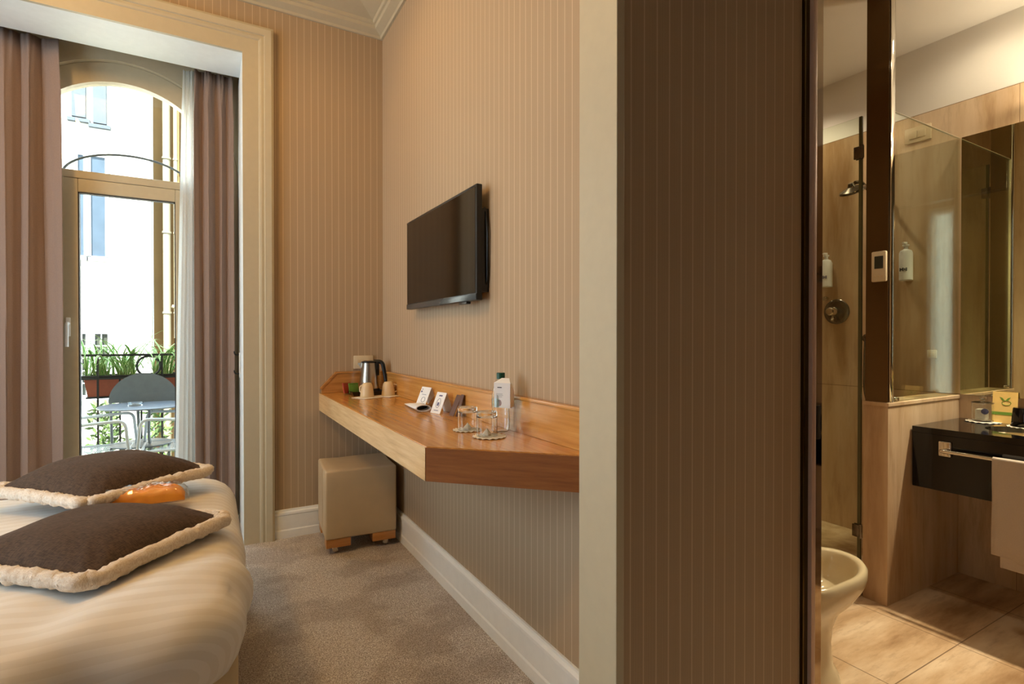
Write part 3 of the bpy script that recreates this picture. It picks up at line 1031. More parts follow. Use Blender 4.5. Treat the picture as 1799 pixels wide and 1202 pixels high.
# two tent cards
def tent(loc, rz, w, h, marks, label):
    t = thing('tent_card', label, 'card', loc, rz, 'white tent cards on the desk')
    # faces -x after tilt, width along y
    lean = 0.42
    bm = B()
    prism(bm, [(0, 0), (0.0012, 0), (0.0012 + h * math.sin(lean), h * math.cos(lean)), (h * math.sin(lean), h * math.cos(lean))], -w / 2, w / 2, 'y')
    obj('front', bm, 'paperw', t, smooth=False)
    bm = B()
    tx = h * math.sin(lean)
    prism(bm, [(tx + 0.001, h * math.cos(lean)), (tx + 0.002, h * math.cos(lean)), (tx + 0.035, 0), (tx + 0.034, 0)], -w / 2, w / 2, 'y')
    obj('back_flap', bm, 'paperw', t, smooth=False)
    bm = B()
    R = Matrix.Rotation(lean, 4, 'Y')
    for kind, y, z, a, b in marks:
        n0 = len(bm.verts)
        if kind == 'o':
            pts = [(-0.0006, y + a * math.cos(q), z + b * math.sin(q)) for q in [2 * PI * i / 24 for i in range(24)]]
            tube(bm, pts, 0.0009, 5, closed=True)
        else:
            box(bm, -0.0008, 0.0002, y - a, y + a, z - b, z + b)
        bm.verts.ensure_lookup_table()
        vs = bm.verts[n0:]
        bmesh.ops.transform(bm, matrix=R, verts=list(vs))
    obj('print', bm, 'ink', t, smooth=False)
    return t
tent((0.905, 2.50, ZD), 0.20, 0.085, 0.105, [('o', -0.008, 0.040, 0.016, 0.013), ('b', 0.028, 0.092, 0.004, 0.002), ('b', 0.03, 0.080, 0.006, 0.004), ('b', -0.01, 0.02, 0.022, 0.0008), ('b', -0.01, 0.015, 0.018, 0.0008), ('b', 0, 0.066, 0.02, 0.0008)],
     'white printed tent card standing behind the curved sleeve, farther from the water bottle')
tent((0.892, 2.262, ZD), 0.25, 0.072, 0.100, [('o', 0, 0.048, 0.014, 0.022), ('b', 0.0, 0.084, 0.012, 0.003), ('b', 0.0, 0.044, 0.006, 0.008), ('b', 0, 0.014, 0.016, 0.0012)],
     'white printed tent card with an oval emblem, nearer to the drinking glasses')
# dark bracket behind cards
t = thing('folded_menu', 'dark brown folded menu leaning on the upstand behind the tent cards', 'menu', (0.955, 2.16, ZD), 0)
bm = B(); prism(bm, [(-0.03, 0), (-0.028, 0), (0.011, 0.088), (0.009, 0.088)], -0.03, 0.02, 'y')
prism(bm, [(-0.02, 0), (-0.018, 0), (0.0105, 0.094), (0.0085, 0.094)], -0.058, -0.03, 'y')
M['menu'] = plain('dark_brown_leather', (92, 52, 30), 0.5)
obj('cover', bm, 'menu', t, smooth=False)

M['gl'] = None
tg = NT('drinking_glass')
tg.set(Base_Color=(0.98, 1, 0.99, 1), Roughness=0.0, IOR=1.45)
tg.p.inputs['Transmission Weight'].default_value = 1.0
M['gl'] = tg.m
tw = NT('water')
tw.set(Base_Color=(1, 1, 1, 1), Roughness=0.0, IOR=1.33)
tw.p.inputs['Transmission Weight'].default_value = 1.0
M['water'] = tw.m

def tumbler(loc, label):
    # stands upside down
    t = thing('drinking_glass', label, 'glass', loc, 0, 'upside-down glasses on the desk')
    bm = B()
    lathe(bm, [(0.0355, 0), (0.0365, 0.001), (0.0365, 0.080), (0.033, 0.084), (0, 0.084)], n=40, cap=False)
    lathe(bm, [(0.0355, 0), (0.0345, 0.001), (0.0345, 0.064), (0.030, 0.069), (0, 0.070)], n=40, cap=False)
    bmesh.ops.remove_doubles(bm, verts=bm.verts, dist=1e-5)
    obj('glass_body', bm, 'gl', t)
    bm = B(); lathe(bm, [(0, 0.0), (0.014, 0.0), (0.016, 0.006), (0.012, 0.012), (0.006, 0.018), (0, 0.026)], n=7, cap=False)
    obj('sugar_wrapper', bm, 'doily', t)
    return t
def doily(loc, r, label, group, n=16):
    bm = B()
    lathe(bm, [(0, 0), (1, 0), (1, 0.001), (0.7, 0.0022), (0, 0.0015)], n=n * 4, cap=False)
    for v in bm.verts:
        q = math.hypot(v.co.x, v.co.y)
        if q > 0.5:
            a = math.atan2(v.co.y, v.co.x)
            k = r * (1 + 0.05 * abs(math.cos(a * n / 2))) 
        else:
            k = r
        v.co.x *= k; v.co.y *= k
        if q > 0.9: v.co.z += 0.0016 * (1 + math.sin(math.atan2(v.co.y, v.co.x) * n))
    o = obj('paper_doily', bm, 'doily'); o.location = loc
    tag(o, label, 'doily', group)
    return o
tumbler((0.832, 1.785, ZD + 0.003), 'clear tumbler upside down on a doily, farther from the water bottle')
tumbler((0.838, 1.640, ZD + 0.003), 'clear tumbler upside down on a doily, in front of the water bottle')
doily((0.828, 1.786, ZD + 0.0003), 0.049, 'white scalloped paper doily under the farther tumbler', 'paper doilies under the tumblers')
doily((0.842, 1.628, ZD + 0.0006), 0.056, 'white scalloped paper doily under the nearer tumbler', 'paper doilies under the tumblers')

# water bottle
t = thing('water_bottle', 'clear plastic water bottle with dark green cap and white neck tag', 'bottle', (0.925, 1.700, ZD), 0)
bm = B()
outer = [(0, 0.006), (0.012, 0.004), (0.022, 0.0), (0.029, 0.004), (0.032, 0.014), (0.0325, 0.05), (0.031, 0.085), (0.0325, 0.09), (0.0325, 0.125),
         (0.032, 0.135), (0.029, 0.155), (0.021, 0.178), (0.0135, 0.190), (0.0125, 0.200)]
lathe(bm, outer + [(0.0116, 0.2005)] + [(max(0, r - 0.0009), z + 0.0009) for r, z in outer[-2:0:-1]] + [(0, 0.0069)], n=40, cap=False)
for v in bm.verts:
    if v.co.z < 0.05:
        a = math.atan2(v.co.y, v.co.x)
        k = 1 - 0.10 * (1 - v.co.z / 0.05) * (0.5 + 0.5 * math.cos(a * 6))
        v.co.x *= k; v.co.y *= k
bmesh.ops.remove_doubles(bm, verts=bm.verts, dist=1e-5)
obj('bottle_body', bm, 'gl', t)
bm = B(); lathe(bm, [(0.0126, 0.192), (0.0155, 0.192), (0.0155, 0.212), (0.0145, 0.214), (0, 0.214)], n=30, cap=False)
obj('cap', bm, 'greencap', t)
bm = B(); lathe(bm, [(0.0329, 0.092), (0.0332, 0.092), (0.0332, 0.123), (0.0329, 0.123)], n=40, cap=False)
M['label_t'] = pane('clear_label', (0.80, 0.90, 0.86, 1), 1.4, 0.15, 0.08)
obj('label_band', bm, 'label_t', t)
# neck tag hangs on the bottle facing the bed and the camera
bm = B()
box(bm, -0.034, 0.030, -0.001, 0, -0.105, -0.016, 0.0003)
tg_ = Matrix.Translation((-0.012, -0.036, 0.196)) @ Matrix.Rotation(-0.95, 4, 'Z')
prism(bm, [(-0.034, -0.016), (0.030, -0.016), (0.018, 0.0), (-0.012, 0.0)], -0.001, 0, 'y')
for v in bm.verts:
    if v.co.z > -0.0155:
        v.co.y += (v.co.z + 0.016) * 1.2
xform(bm, tg_)
ob = obj('neck_tag', bm, 'paperw', t, smooth=False)
bm = B()
box(bm, -0.020, -0.003, -0.0018, -0.001, -0.034, -0.031)
obj('tag_logo', xform(bm, tg_), 'dark', ob, smooth=False)
bm = B()
for k, (a, b) in enumerate(((-0.024, 0.0), (-0.022, 0.002), (-0.020, -0.002))):
    box(bm, a, b, -0.0016, -0.001, -0.056 - 0.005 * k, -0.0552 - 0.005 * k)
obj('tag_text', xform(bm, tg_), 'dark', ob, smooth=False)
bm = B(); lathe(bm, [(0, -0.001), (1, -0.001), (1, 0.0), (0, 0)], n=24, sx=0.0085, sy=0.0115, cap=False)
xform(bm, tg_ @ Matrix.Translation((-0.012, -0.001, -0.088)) @ Matrix.Rotation(PI / 2, 4, 'X'))
obj('tag_emblem', bm, 'red', ob, smooth=False)
bm = B()
prism(bm, [(0, 0), (0.026, 0.004), (0.026, 0.062), (0.010, 0.086), (0, 0.089)], -0.001, 0, 'y')
xform(bm, Matrix.Translation((0.006, -0.060, 0.091)) @ Matrix.Rotation(0.55, 4, 'Z'))
obj('tag_flap', bm, 'paperw', t, smooth=False)

# ---------------------------------------------------------------- bathroom
bm = B(); box(bm, 2.634, BX - 0.001, 1.228, 1.33, 0, 0.892)
box(bm, 2.630, BX - 0.001, 1.224, 1.334, 0.892, 0.911, 0.003)
struct(obj('wall_pony', bm, 'trav_p', smooth=False), 'low travertine wall between vanity and shower')
pil = thing('shower_post', 'tall smoked brown mirrored post standing on the low travertine wall', 'post', (2.655, 1.275, 0.911))
bm = B(); box(bm, -0.021, 0.020, -0.044, 0.048, 0.0005, BC - 0.912)
obj('smoked_panel', bm, 'smoked', pil, smooth=False)
bm = B(); box(bm, -0.012, 0.024, -0.050, -0.0445, 0.0005, BC - 0.912, 0.002)
obj('chrome_edge', bm, 'chrome', pil)
t = thing('thermostat', 'white room thermostat with grey display on the smoked brown post', 'thermostat', (2.6335, 1.262, 1.522))
bm = B(); box(bm, -0.018, 0, -0.030, 0.030, -0.068, 0.068, 0.005); obj('housing', bm, 'plug', t)
M['lcd'] = plain('grey_display', (52, 56, 48), 0.2)
bm = B(); box(bm, -0.0195, -0.0178, -0.020, 0.016, -0.010, 0.046, 0.001); obj('display', bm, 'lcd', t)
bm = B()
for y in (-0.014, 0.0, 0.014):
    box(bm, -0.0195, -0.0178, y - 0.004, y + 0.004, -0.048, -0.040, 0.001)
obj('buttons', bm, 'cup', t)
# fixed glass screen on the low wall
t = thing('shower_screen', 'fixed clear glass screen standing on the low wall beside the vanity', 'glass screen', (3.0, 1.234, 0.912))
bm = B(); box(bm, -0.315, 0.332, -0.004, 0.004, 0.0005, 1.306); obj('glass', bm, 'glass', t, smooth=False)
bm = B(); box(bm, -0.3175, -0.3152, -0.0045, 0.0045, 0.0005, 1.306); box(bm, -0.315, 0.332, -0.0045, 0.0045, 1.3062, 1.308); obj('polished_edge', bm, 'cream', t, smooth=False)
bm = B()
for z in (0.02,):
    lathe(bm, [(0, -0.012), (0.008, -0.012), (0.009, 0), (0.008, 0.012), (0, 0.012)], n=16, cap=False)
    xform(bm, Matrix.Translation((-0.29, 0, 0.012)) @ Matrix.Rotation(PI / 2, 4, 'X'))
obj('clamp', bm, 'chrome', t)
# shower door
t = thing('shower_door', 'hinged clear glass shower door between the low wall and the bidet', 'glass door', (2.638, 1.345, 0.1))
bm = B(); box(bm, -0.004, 0.004, 0.004, 0.70, -0.005, 2.128); obj('glass', bm, 'glass', t, smooth=False)
bm = B(); box(bm, -0.006, 0.006, -0.003, 0.010, -0.005, 2.128); obj('polished_edge', bm, 'glassedge', t, smooth=False)
for z in (0.185, 1.945):
    bm = B(); box(bm, -0.013, -0.005, -0.014, 0.030, z - 0.012, z + 0.045, 0.002); box(bm, 0.005, 0.013, -0.0, 0.030, z - 0.012, z + 0.045, 0.002)
    lathe(bm, [(0, -0.015), (0.007, -0.015), (0.007, 0.05), (0, 0.05)], c=(-0.008, -0.005, z), n=14, cap=False)
    obj('hinge', bm, 'dchrome', t)
bm = B(); box(bm, 2.60, BX - 0.001, 1.335, 3.09, 0, 0.060, 0.004)
box(bm, 2.60, 2.66, 1.335, 3.09, 0.058, 0.075, 0.004)
o = obj('shower_tray', bm, 'trav_p', smooth=False); tag(o, 'raised travertine shower floor behind the glass door', 'shower tray')
# shower fittings
t = thing('shower_mixer', 'round chrome shower mixer with knob on the travertine shower wall', 'tap', (BX - 0.0005, 1.84, 1.361))
RYm = Matrix.Rotation(-PI / 2, 4, 'Y')
bm = B(); lathe(bm, [(0, 0), (0.076, 0), (0.076, 0.004), (0.070, 0.009), (0.05, 0.012), (0, 0.012)], n=48, cap=False); obj('rosette', xform(bm, RYm), 'dchrome', t)
bm = B(); lathe(bm, [(0, 0.012), (0.030, 0.012), (0.032, 0.03), (0.028, 0.05), (0.024, 0.075), (0.018, 0.08), (0, 0.08)], n=32, cap=False); obj('knob', xform(bm, RYm), 'chrome', t)
bm = B(); tube(bm, [(-0.03, 0, -0.02), (-0.05, 0.0, -0.055)], 0.008, 10); obj('lever', bm, 'chrome', t)
t = thing('wall_shower', 'round chrome shower head on a wall arm behind the glass door', 'shower head', (BX - 0.0005, 1.555, 1.955))
bm = B(); tube(bm, arc([(0, 0, 0), (-0.10, 0.02, 0.03), (-0.24, 0.03, 0.10), (-0.275, 0.04, 0.09)], 0.05), 0.010, 12); lathe(bm, [(0, 0), (0.03, 0), (0.026, 0.01), (0, 0.012)], n=20, cap=False)
obj('arm', bm, 'dchrome', t)
bm = B(); lathe(bm, [(0, 0), (0.062, 0.0), (0.066, 0.005), (0.062, 0.014), (0.02, 0.03), (0.012, 0.05), (0, 0.05)], n=36, cap=False)
xform(bm, Matrix.Translation((-0.285, 0.045, 0.040)) @ Matrix.Rotation(-0.5, 4, 'Y')); obj('rose', bm, 'dchrome', t)
t = thing('hand_shower', 'chrome hand shower hose and holder hanging in the shower', 'hand shower', (BX - 0.0005, 1.665, 1.20))
bm = B(); tube(bm, arc([(-0.02, 0, 0), (-0.05, -0.01, -0.08), (-0.035, 0.0, -0.30), (-0.03, -0.03, -0.42), (-0.02, -0.06, -0.3)], 0.1), 0.007, 8); obj('hose', bm, 'dchrome', t)
bm = B(); lathe(bm, [(0, 0), (0.026, 0), (0.024, 0.012), (0.012, 0.02), (0, 0.02)], n=24, cap=False); obj('wall_outlet', xform(bm, RYm), 'dchrome', t)
t = thing('shower_wall_bar', 'small chrome wall bar between soap dispenser and shower mixer', 'bar', (BX - 0.0005, 1.90, 1.445))
bm = B(); lathe(bm, [(0, 0), (0.014, 0), (0.014, 0.02), (0, 0.02)], n=20, cap=False); xform(bm, RYm); obj('mount', bm, 'chrome', t)
bm = B(); tube(bm, [(-0.02, -0.01, 0.004), (-0.02, 0.15, 0.004)], 0.006, 10); tube(bm, [(-0.02, -0.01, -0.010), (-0.02, 0.15, -0.010)], 0.004, 8); obj('bar', bm, 'chrome', t)
def dispenser(loc, label, blue):
    t = thing('soap_dispenser', label, 'dispenser', loc, 0, 'white pump dispensers in the shower')
    bm = B(); lathe(bm, [(0, 0), (0.028, 0), (0.031, 0.004), (0.031, 0.150), (0.026, 0.162), (0.012, 0.170), (0, 0.172)], n=32, cap=False); obj('bottle', bm, 'paperw', t)
    bm = B(); lathe(bm, [(0, 0.170), (0.010, 0.170), (0.010, 0.186), (0.016, 0.188), (0.016, 0.196), (0, 0.198)], n=20, cap=False)
    tube(bm, [(0, 0, 0.205), (-0.03, 0.0, 0.202)], 0.006, 8); tube(bm, [(0, 0, 0.19), (0, 0, 0.21)], 0.007, 10); obj('pump', bm, 'paperw', t)
    bm = B(); box(bm, 0.020, 0.0355, -0.022, 0.022, 0.0, 0.15, 0.003); obj('holder', bm, 'plug', t)
    bm = B(); lathe(bm, [(0.0312, 0.045), (0.0316, 0.045), (0.0316, 0.062), (0.0312, 0.062)], n=32, cap=False)
    for v in bm.verts:
        pass
    bm2 = B()
    for q in range(5):
        a = PI + (-0.5 + q * 0.25)
        tube(bm2, [(0.0315 * math.cos(a), 0.0315 * math.sin(a), 0.05 + 0.005 * (q % 2)), (0.0315 * math.cos(a), 0.0315 * math.sin(a), 0.068 - 0.004 * (q % 2))], 0.003, 6)
    bm.free()
    obj('print', bm2, 'ink' if not blue else 'shutter', t)
dispenser((BX - 0.036, 1.885, 1.513), 'white pump soap dispenser on the shower wall above the round mixer', False)
dispenser((BX - 0.036, 1.455, 1.513), 'white pump soap dispenser with pale blue mark, seen through the fixed glass screen', True)
t = thing('switch_plate', 'white double rocker switch plate high on the wall above the glass screen', 'switch', (BX - 0.0005, 1.415, 2.300))
bm = B(); box(bm, -0.010, 0, -0.062, 0.062, -0.042, 0.042, 0.004); obj('plate', bm, 'plug', t)
for s in (-1, 1):
    bm = B(); box(bm, -0.015, -0.0095, min(0, s * 0.040) + 0.001, max(0, s * 0.040) - 0.001, -0.020, 0.022, 0.002); obj('rocker', bm, 'plug', t)
t = thing('wall_socket', 'small square ivory socket low on the wall behind the glass screen', 'socket', (BX - 0.0005, 1.345, 1.115))
bm = B(); box(bm, -0.008, 0, -0.022, 0.022, -0.022, 0.022, 0.003); obj('plate', bm, 'plug', t)
bm = B(); box(bm, -0.010, -0.0075, -0.012, 0.012, -0.012, 0.012, 0.001); obj('insert', bm, 'cup', t)

# mirror
bm = B(); box(bm, BX - 0.006, BX - 0.0005, 0.02, 1.222, 0.915, 2.219)
o = obj('wall_mirror', bm, 'mirror', smooth=False); tag(o, 'wide frameless mirror above the black vanity counter', 'mirror')
# magnifying mirror on its arm, right of the picture (seen reflected in the jamb)
t = thing('magnifying_mirror', 'round chrome magnifying mirror on a wall arm reflected in the steel jamb', 'mirror', (BX - 0.0005, -0.09, 1.60))
bm = B(); box(bm, -0.012, 0, -0.02, 0.02, -0.05, 0.05, 0.004); obj('mount', bm, 'dchrome', t)
bm = B(); tube(bm, arc([(-0.01, 0, 0), (-0.13, -0.02, 0), (-0.15, -0.02, -0.04)], 0.02), 0.006, 8); obj('arm', bm, 'dchrome', t)
bm = B(); lathe(bm, [(0, -0.008), (0.095, -0.008), (0.105, 0), (0.095, 0.008), (0, 0.008)], n=40, cap=False)
xform(bm, Matrix.Translation((-0.155, -0.02, -0.145)) @ Matrix.Rotation(PI / 2, 4, 'X') @ Matrix.Rotation(0.5, 4, 'X')); obj('mirror_disc', bm, 'dchrome', t)

# vanity
van = thing('vanity', 'black polished stone vanity counter with deep apron on the travertine wall', 'vanity', (3.08, 0.70, 0.79))
VX0, VX1, VY0, VY1 = 2.839, 3.335, -0.30, 1.2225
bcx, bcy, brx, bry = 3.09, 0.79, 0.165, 0.245
bm = B()
K = 64
def rectpt(a):
    dx, dy = math.cos(a), math.sin(a)
    s = min((VX1 - bcx if dx > 0 else bcx - VX0) / max(abs(dx), 1e-6), (VY1 - bcy if dy > 0 else bcy - VY0) / max(abs(dy), 1e-6))
    return (bcx + dx * s, bcy + dy * s)
angs = sorted([2 * PI * i / K for i in range(K)] + [math.atan2(y - bcy, x - bcx) % (2 * PI) for x in (VX0, VX1) for y in (VY0, VY1)])
for z, flip in ((0.794, 0), (0.768, 1)):
    pass
T = [[bm.verts.new((*rectpt(a), z)) for a in angs] for z in (0.794, 0.768)]
E_ = [[bm.verts.new((bcx + brx * math.cos(a), bcy + bry * math.sin(a), z)) for a in angs] for z in (0.794, 0.768)]
n = len(angs)
for i in range(n):
    j = (i + 1) % n
    bm.faces.new((T[0][i], T[0][j], E_[0][j], E_[0][i]))
    bm.faces.new((T[1][i], T[1][j], E_[1][j], E_[1][i]))
    bm.faces.new((T[0][i], T[0][j], T[1][j], T[1][i]))
    bm.faces.new((E_[0][i], E_[0][j], E_[1][j], E_[1][i]))
obj('countertop', L(bm, van.location), 'stone', van, smooth=False)
bm = B(); box(bm, VX0 + 0.002, VX0 + 0.024, VY0, VY1, 0.517, 0.7675, 0.002)
obj('apron', L(bm, van.location), 'stone', van, smooth=False)
bm = B(); lathe(bm, [(1.02, -0.027), (0.99, -0.05), (0.90, -0.10), (0.70, -0.14), (0.4, -0.155), (0.08, -0.158), (0.0, -0.158)], c=(bcx, bcy, 0.794), n=48, sx=brx, sy=bry, cap=False)
s_ = obj('basin', L(bm, van.location), 'ceramic', van)
mod = s_.modifiers.new('thickness', 'SOLIDIFY'); mod.thickness = 0.006
bm = B(); lathe(bm, [(0, -0.156), (0.022, -0.156), (0.022, -0.153), (0, -0.152)], c=(bcx, bcy, 0.794), n=24, cap=False)
obj('drain', L(bm, van.location), 'chrome', van)
t = thing('towel_bar', 'chrome towel bar on the front of the black vanity', 'towel bar', (2.8405, 1.094, 0.708))
bm = B(); box(bm, -0.012, 0, -0.024, 0.024, -0.034, 0.034, 0.006, 3); tube(bm, arc([(-0.008, 0, -0.004), (-0.05, 0, -0.004), (-0.05, -0.05, -0.004)], 0.012), 0.0075, 12); obj('rosette', bm, 'chrome', t)
bm = B(); tube(bm, [(-0.05, -0.01, -0.004), (-0.05, -1.0, -0.004)], 0.008, 14); obj('rail', bm, 'chrome', t)
bm = B(); box(bm, -0.012, 0, -1.024, -0.976, -0.034, 0.034, 0.006, 3); tube(bm, [(-0.008, -1.0, -0.004), (-0.058, -1.0, -0.004)], 0.0075, 12); obj('bracket', bm, 'chrome', t)
# towel folded over the bar
bm = B()
zt, xb = 0.7135, 2.7905
def towel_path(front_z, back_z):
    p = [(xb - 0.0115, front_z)] + [(xb - 0.0115, front_z + (0.70 - front_z) * i / 10) for i in range(1, 11)]
    p += [(xb + 0.0115 * math.cos(a), 0.703 + 0.0115 * math.sin(a)) for a in [PI - PI * i / 8 for i in range(9)]]
    p += [(xb + 0.0115, 0.70 - (0.70 - back_z) * i / 8) for i in range(1, 9)]
    return p
g = []
for j in range(24):
    y = 0.912 - 0.50 * j / 23
    row = []
    for (x, z) in towel_path(0.305 if j > 3 else 0.318, 0.36):
        f = max(0, (0.70 - z)) 
        row.append(bm.verts.new((x + (-0.010 * f + 0.004 * f * math.sin(j * 0.7) if x < xb else 0.004 * f * 0), y + 0.003 * noise.noise(Vector((z * 8, y * 4, 0))), z)))
    g.append(row)
for a, b in zip(g, g[1:]):
    for i in range(len(a) - 1):
        bm.faces.new((a[i], a[i + 1], b[i + 1], b[i]))
t = thing('hand_towel', 'pale cotton towel folded over the chrome bar of the vanity', 'towel', (2.79, 0.7, 0.70))
o = obj('towel_cloth', L(bm, t.location), 'towel', t, angle=80)
md = o.modifiers.new('thickness', 'SOLIDIFY'); md.thickness = 0.004; md.offset = 1
bm = B(); box(bm, 2.7795, 2.7840, 0.43, 0.885, 0.272, 0.70, 0.002)
obj('inner_fold', L(bm, t.location), 'towel', t)

# things on the counter
ZV = 0.7945
t = thing('glass_jar', 'lidded clear glass jar with wrapped soap and a round knob lid on the vanity counter', 'jar', (3.262, 1.108, ZV + 0.003))
bm = B()
lathe(bm, [(0.040, 0.088), (0.041, 0.087), (0.041, 0.004), (0.036, 0.0), (0, 0.0)], n=36, cap=False)
lathe(bm, [(0.040, 0.088), (0.0385, 0.087), (0.0385, 0.008), (0.034, 0.005), (0, 0.005)], n=36, cap=False)
bmesh.ops.remove_doubles(bm, verts=bm.verts, dist=1e-5)
obj('glass_body', bm, 'gl', t)
bm = B(); lathe(bm, [(0, 0.0885), (0.043, 0.0885), (0.043, 0.092), (0.03, 0.096), (0.008, 0.099), (0.007, 0.104), (0.014, 0.110), (0.014, 0.118), (0.007, 0.124), (0, 0.125)], n=36, cap=False)
obj('lid', bm, 'gl', t)
bm = B(); box(bm, -0.022, 0.020, -0.020, 0.024, 0.008, 0.060, 0.008); obj('wrapped_soap', bm, 'doily', t)
bm = B(); bmesh.ops.create_uvsphere(bm, u_segments=20, v_segments=12, radius=0.014); xform(bm, Matrix.Translation((-0.022, -0.016, 0.05))); obj('dark_soap', bm, 'ink', t)
doily((3.262, 1.105, ZV + 0.0003), 0.066, 'white paper doily under the lidded glass jar', 'paper doilies on the vanity')
t = thing('amenity_card', 'yellow card with a green leaf motif propped behind the glass jar', 'card', (3.285, 1.035, ZV), 0.15)
bm = B(); prism(bm, [(0, 0), (0.0015, 0), (0.0335, 0.148), (0.032, 0.148)], -0.045, 0.045, 'y'); obj('card', bm, 'yellow', t, smooth=False)
Rc = Matrix.Rotation(0.213, 4, 'Y')
bm = B(); box(bm, -0.0010, 0.0, -0.045, 0.045, 0.040, 0.054); xform(bm, Rc); obj('green_band', bm, 'green', t, smooth=False)
bm = B(); tube(bm, [(-0.0006, -0.005 + 0.016 * math.cos(q), 0.098 + 0.011 * math.sin(q)) for q in [2 * PI * i / 20 for i in range(20)]], 0.0012, 5, closed=True)
for s in (-1, 1):
    prism(bm, [(0, 0.108), (0.010 * s, 0.122), (0.020 * s, 0.126), (0.012 * s, 0.112)], -0.0010, 0.0, 'x')
xform(bm, Rc); obj('leaf_print', bm, 'green', t, smooth=False)
t = thing('black_tumbler', 'black glossy tumbler upside down on a doily at the counter edge of the picture', 'tumbler', (3.215, 0.945, ZV + 0.003))
bm = B(); lathe(bm, [(0.0, 0.0), (0.042, 0.0), (0.043, 0.003), (0.036, 0.082), (0.033, 0.086), (0, 0.086)], n=36, cap=False); obj('body', bm, 'stone', t)
bm = B(); lathe(bm, [(0.0432, 0.002), (0.0445, 0.002), (0.0445, 0.006), (0.0428, 0.007)], n=36, cap=False); obj('rim', bm, 'stone', t)
doily((3.215, 0.945, ZV + 0.0003), 0.056, 'white paper doily under the black tumbler', 'paper doilies on the vanity')

# bidet
t = thing('bidet', 'cream ceramic pedestal bidet behind the steel door jamb', 'bidet', (1.593, 1.105, 0))
bm = B()
def ell(cx, cy, a, b, z, n=64, back=0.0):
    """front half elliptical, back squared towards the wall"""
    pts = []
    for i in range(n):
        q = 2 * PI * i / n
        x, y = math.cos(q), math.sin(q)
        if x < 0:
            k = 0.45
            x = -abs(x) ** k; y = math.copysign(abs(y) ** 0.8, y)
        pts.append((cx + a * x, cy + b * y, z))
    return pts
# (centre x, half length, half width, z)
secs = [(0.24, 0.155, 0.095, 0.0), (0.24, 0.15, 0.09, 0.02), (0.23, 0.135, 0.075, 0.06), (0.225, 0.13, 0.07, 0.14), (0.225, 0.14, 0.075, 0.20), (0.235, 0.17, 0.10, 0.25),
        (0.25, 0.215, 0.145, 0.30), (0.262, 0.245, 0.168, 0.34), (0.267, 0.252, 0.176, 0.37), (0.267, 0.251, 0.176, 0.392), (0.265, 0.243, 0.169, 0.402),
        (0.263, 0.228, 0.156, 0.402), (0.262, 0.218, 0.147, 0.395), (0.262, 0.205, 0.135, 0.36), (0.262, 0.17, 0.11, 0.31), (0.262, 0.09, 0.06, 0.285)]
rr = [[bm.verts.new(p) for p in ell(cx * 0.93, 0, a * 0.93, b * (0.86 if z > 0.2 else 1.0), z)] for cx, a, b, z in secs]
for a, b in zip(rr, rr[1:]):
    for i in range(64):
        bm.faces.new((a[i], a[(i + 1) % 64], b[(i + 1) % 64], b[i]))
bm.faces.new(rr[0]); bm.faces.new(rr[-1])
obj('bowl', bm, 'ceramic', t, angle=60)
bm = B(); lathe(bm, [(0, 0.400), (0.022, 0.400), (0.020, 0.43), (0.012, 0.46), (0, 0.465)], c=(0.06, 0, 0.002), n=20, cap=False)
tube(bm, arc([(0.06, 0, 0.43), (0.12, 0, 0.455), (0.15, 0, 0.43)], 0.02), 0.009, 10)
obj('tap', bm, 'chrome', t)
bm = B(); lathe(bm, [(0, 0.2855), (0.02, 0.2855), (0.02, 0.288), (0, 0.289)], c=(0.262, 0, 0), n=20, cap=False); obj('drain', bm, 'chrome', t)

# downlights in the bathroom ceiling
def downlight(loc, power, label, size=2.2, blend=0.6):
    t = thing('downlight', label, 'ceiling light', loc, 0, 'recessed bathroom downlights')
    bm = B(); lathe(bm, [(0.030, 0), (0.045, 0), (0.045, -0.004), (0.040, -0.007), (0.030, -0.004)], n=32, cap=False); obj('ring', bm, 'chrome', t)
    bm = B(); lathe(bm, [(0, -0.001), (0.029, -0.001), (0.029, -0.002), (0, -0.002)], n=24, cap=False)
    if 'bulb' not in M:
        tb = NT('lit_bulb')
        tb.set(Base_Color=(1, 1, 1, 1), Emission_Color=(1, 0.85, 0.62, 1), Emission_Strength=25.0)
        M['bulb'] = tb.m
    obj('bulb', bm, 'bulb', t)
    light('downlight_lamp', 'SPOT', (loc[0], loc[1], loc[2] - 0.015), power, BATHWARM, spot_size=size, spot_blend=blend, shadow_soft_size=0.03)
downlight((3.05, 1.05, BC - 0.0005), 5, 'recessed ceiling downlight above the vanity mirror', 2.9)
downlight((2.95, 2.0, BC - 0.0005), 20, 'recessed ceiling downlight in the shower', 2.4)
downlight((2.15, 1.15, BC - 0.0005), 15, 'recessed ceiling downlight above the bathroom floor', 1.35)

# lamp above the mirror, right of the picture
t = thing('mirror_lamp', 'chrome bar lamp on the wall above the mirror, right of the picture', 'wall lamp', (BX - 0.0005, 0.75, 2.31))
bm = B(); box(bm, -0.05, 0, -0.05, 0.05, -0.03, 0.03, 0.004); obj('mount', bm, 'chrome', t)
bm = B(); tube(bm, [(-0.068, -0.15, 0), (-0.068, 0.15, 0)], 0.020, 16); obj('bulb', bm, 'bulb', t)
light('mirror_lamp_bulb', 'AREA', (BX - 0.075, 0.75, 2.285), 17, BATHWARM, (0, 0.36, 0), shape='RECTANGLE', size=0.05, size_y=0.30, spread=1.75)
light('mirror_lamp_glow', 'POINT', (BX - 0.14, 0.75, 2.36), 4.5, BATHWARM, shadow_soft_size=0.03)

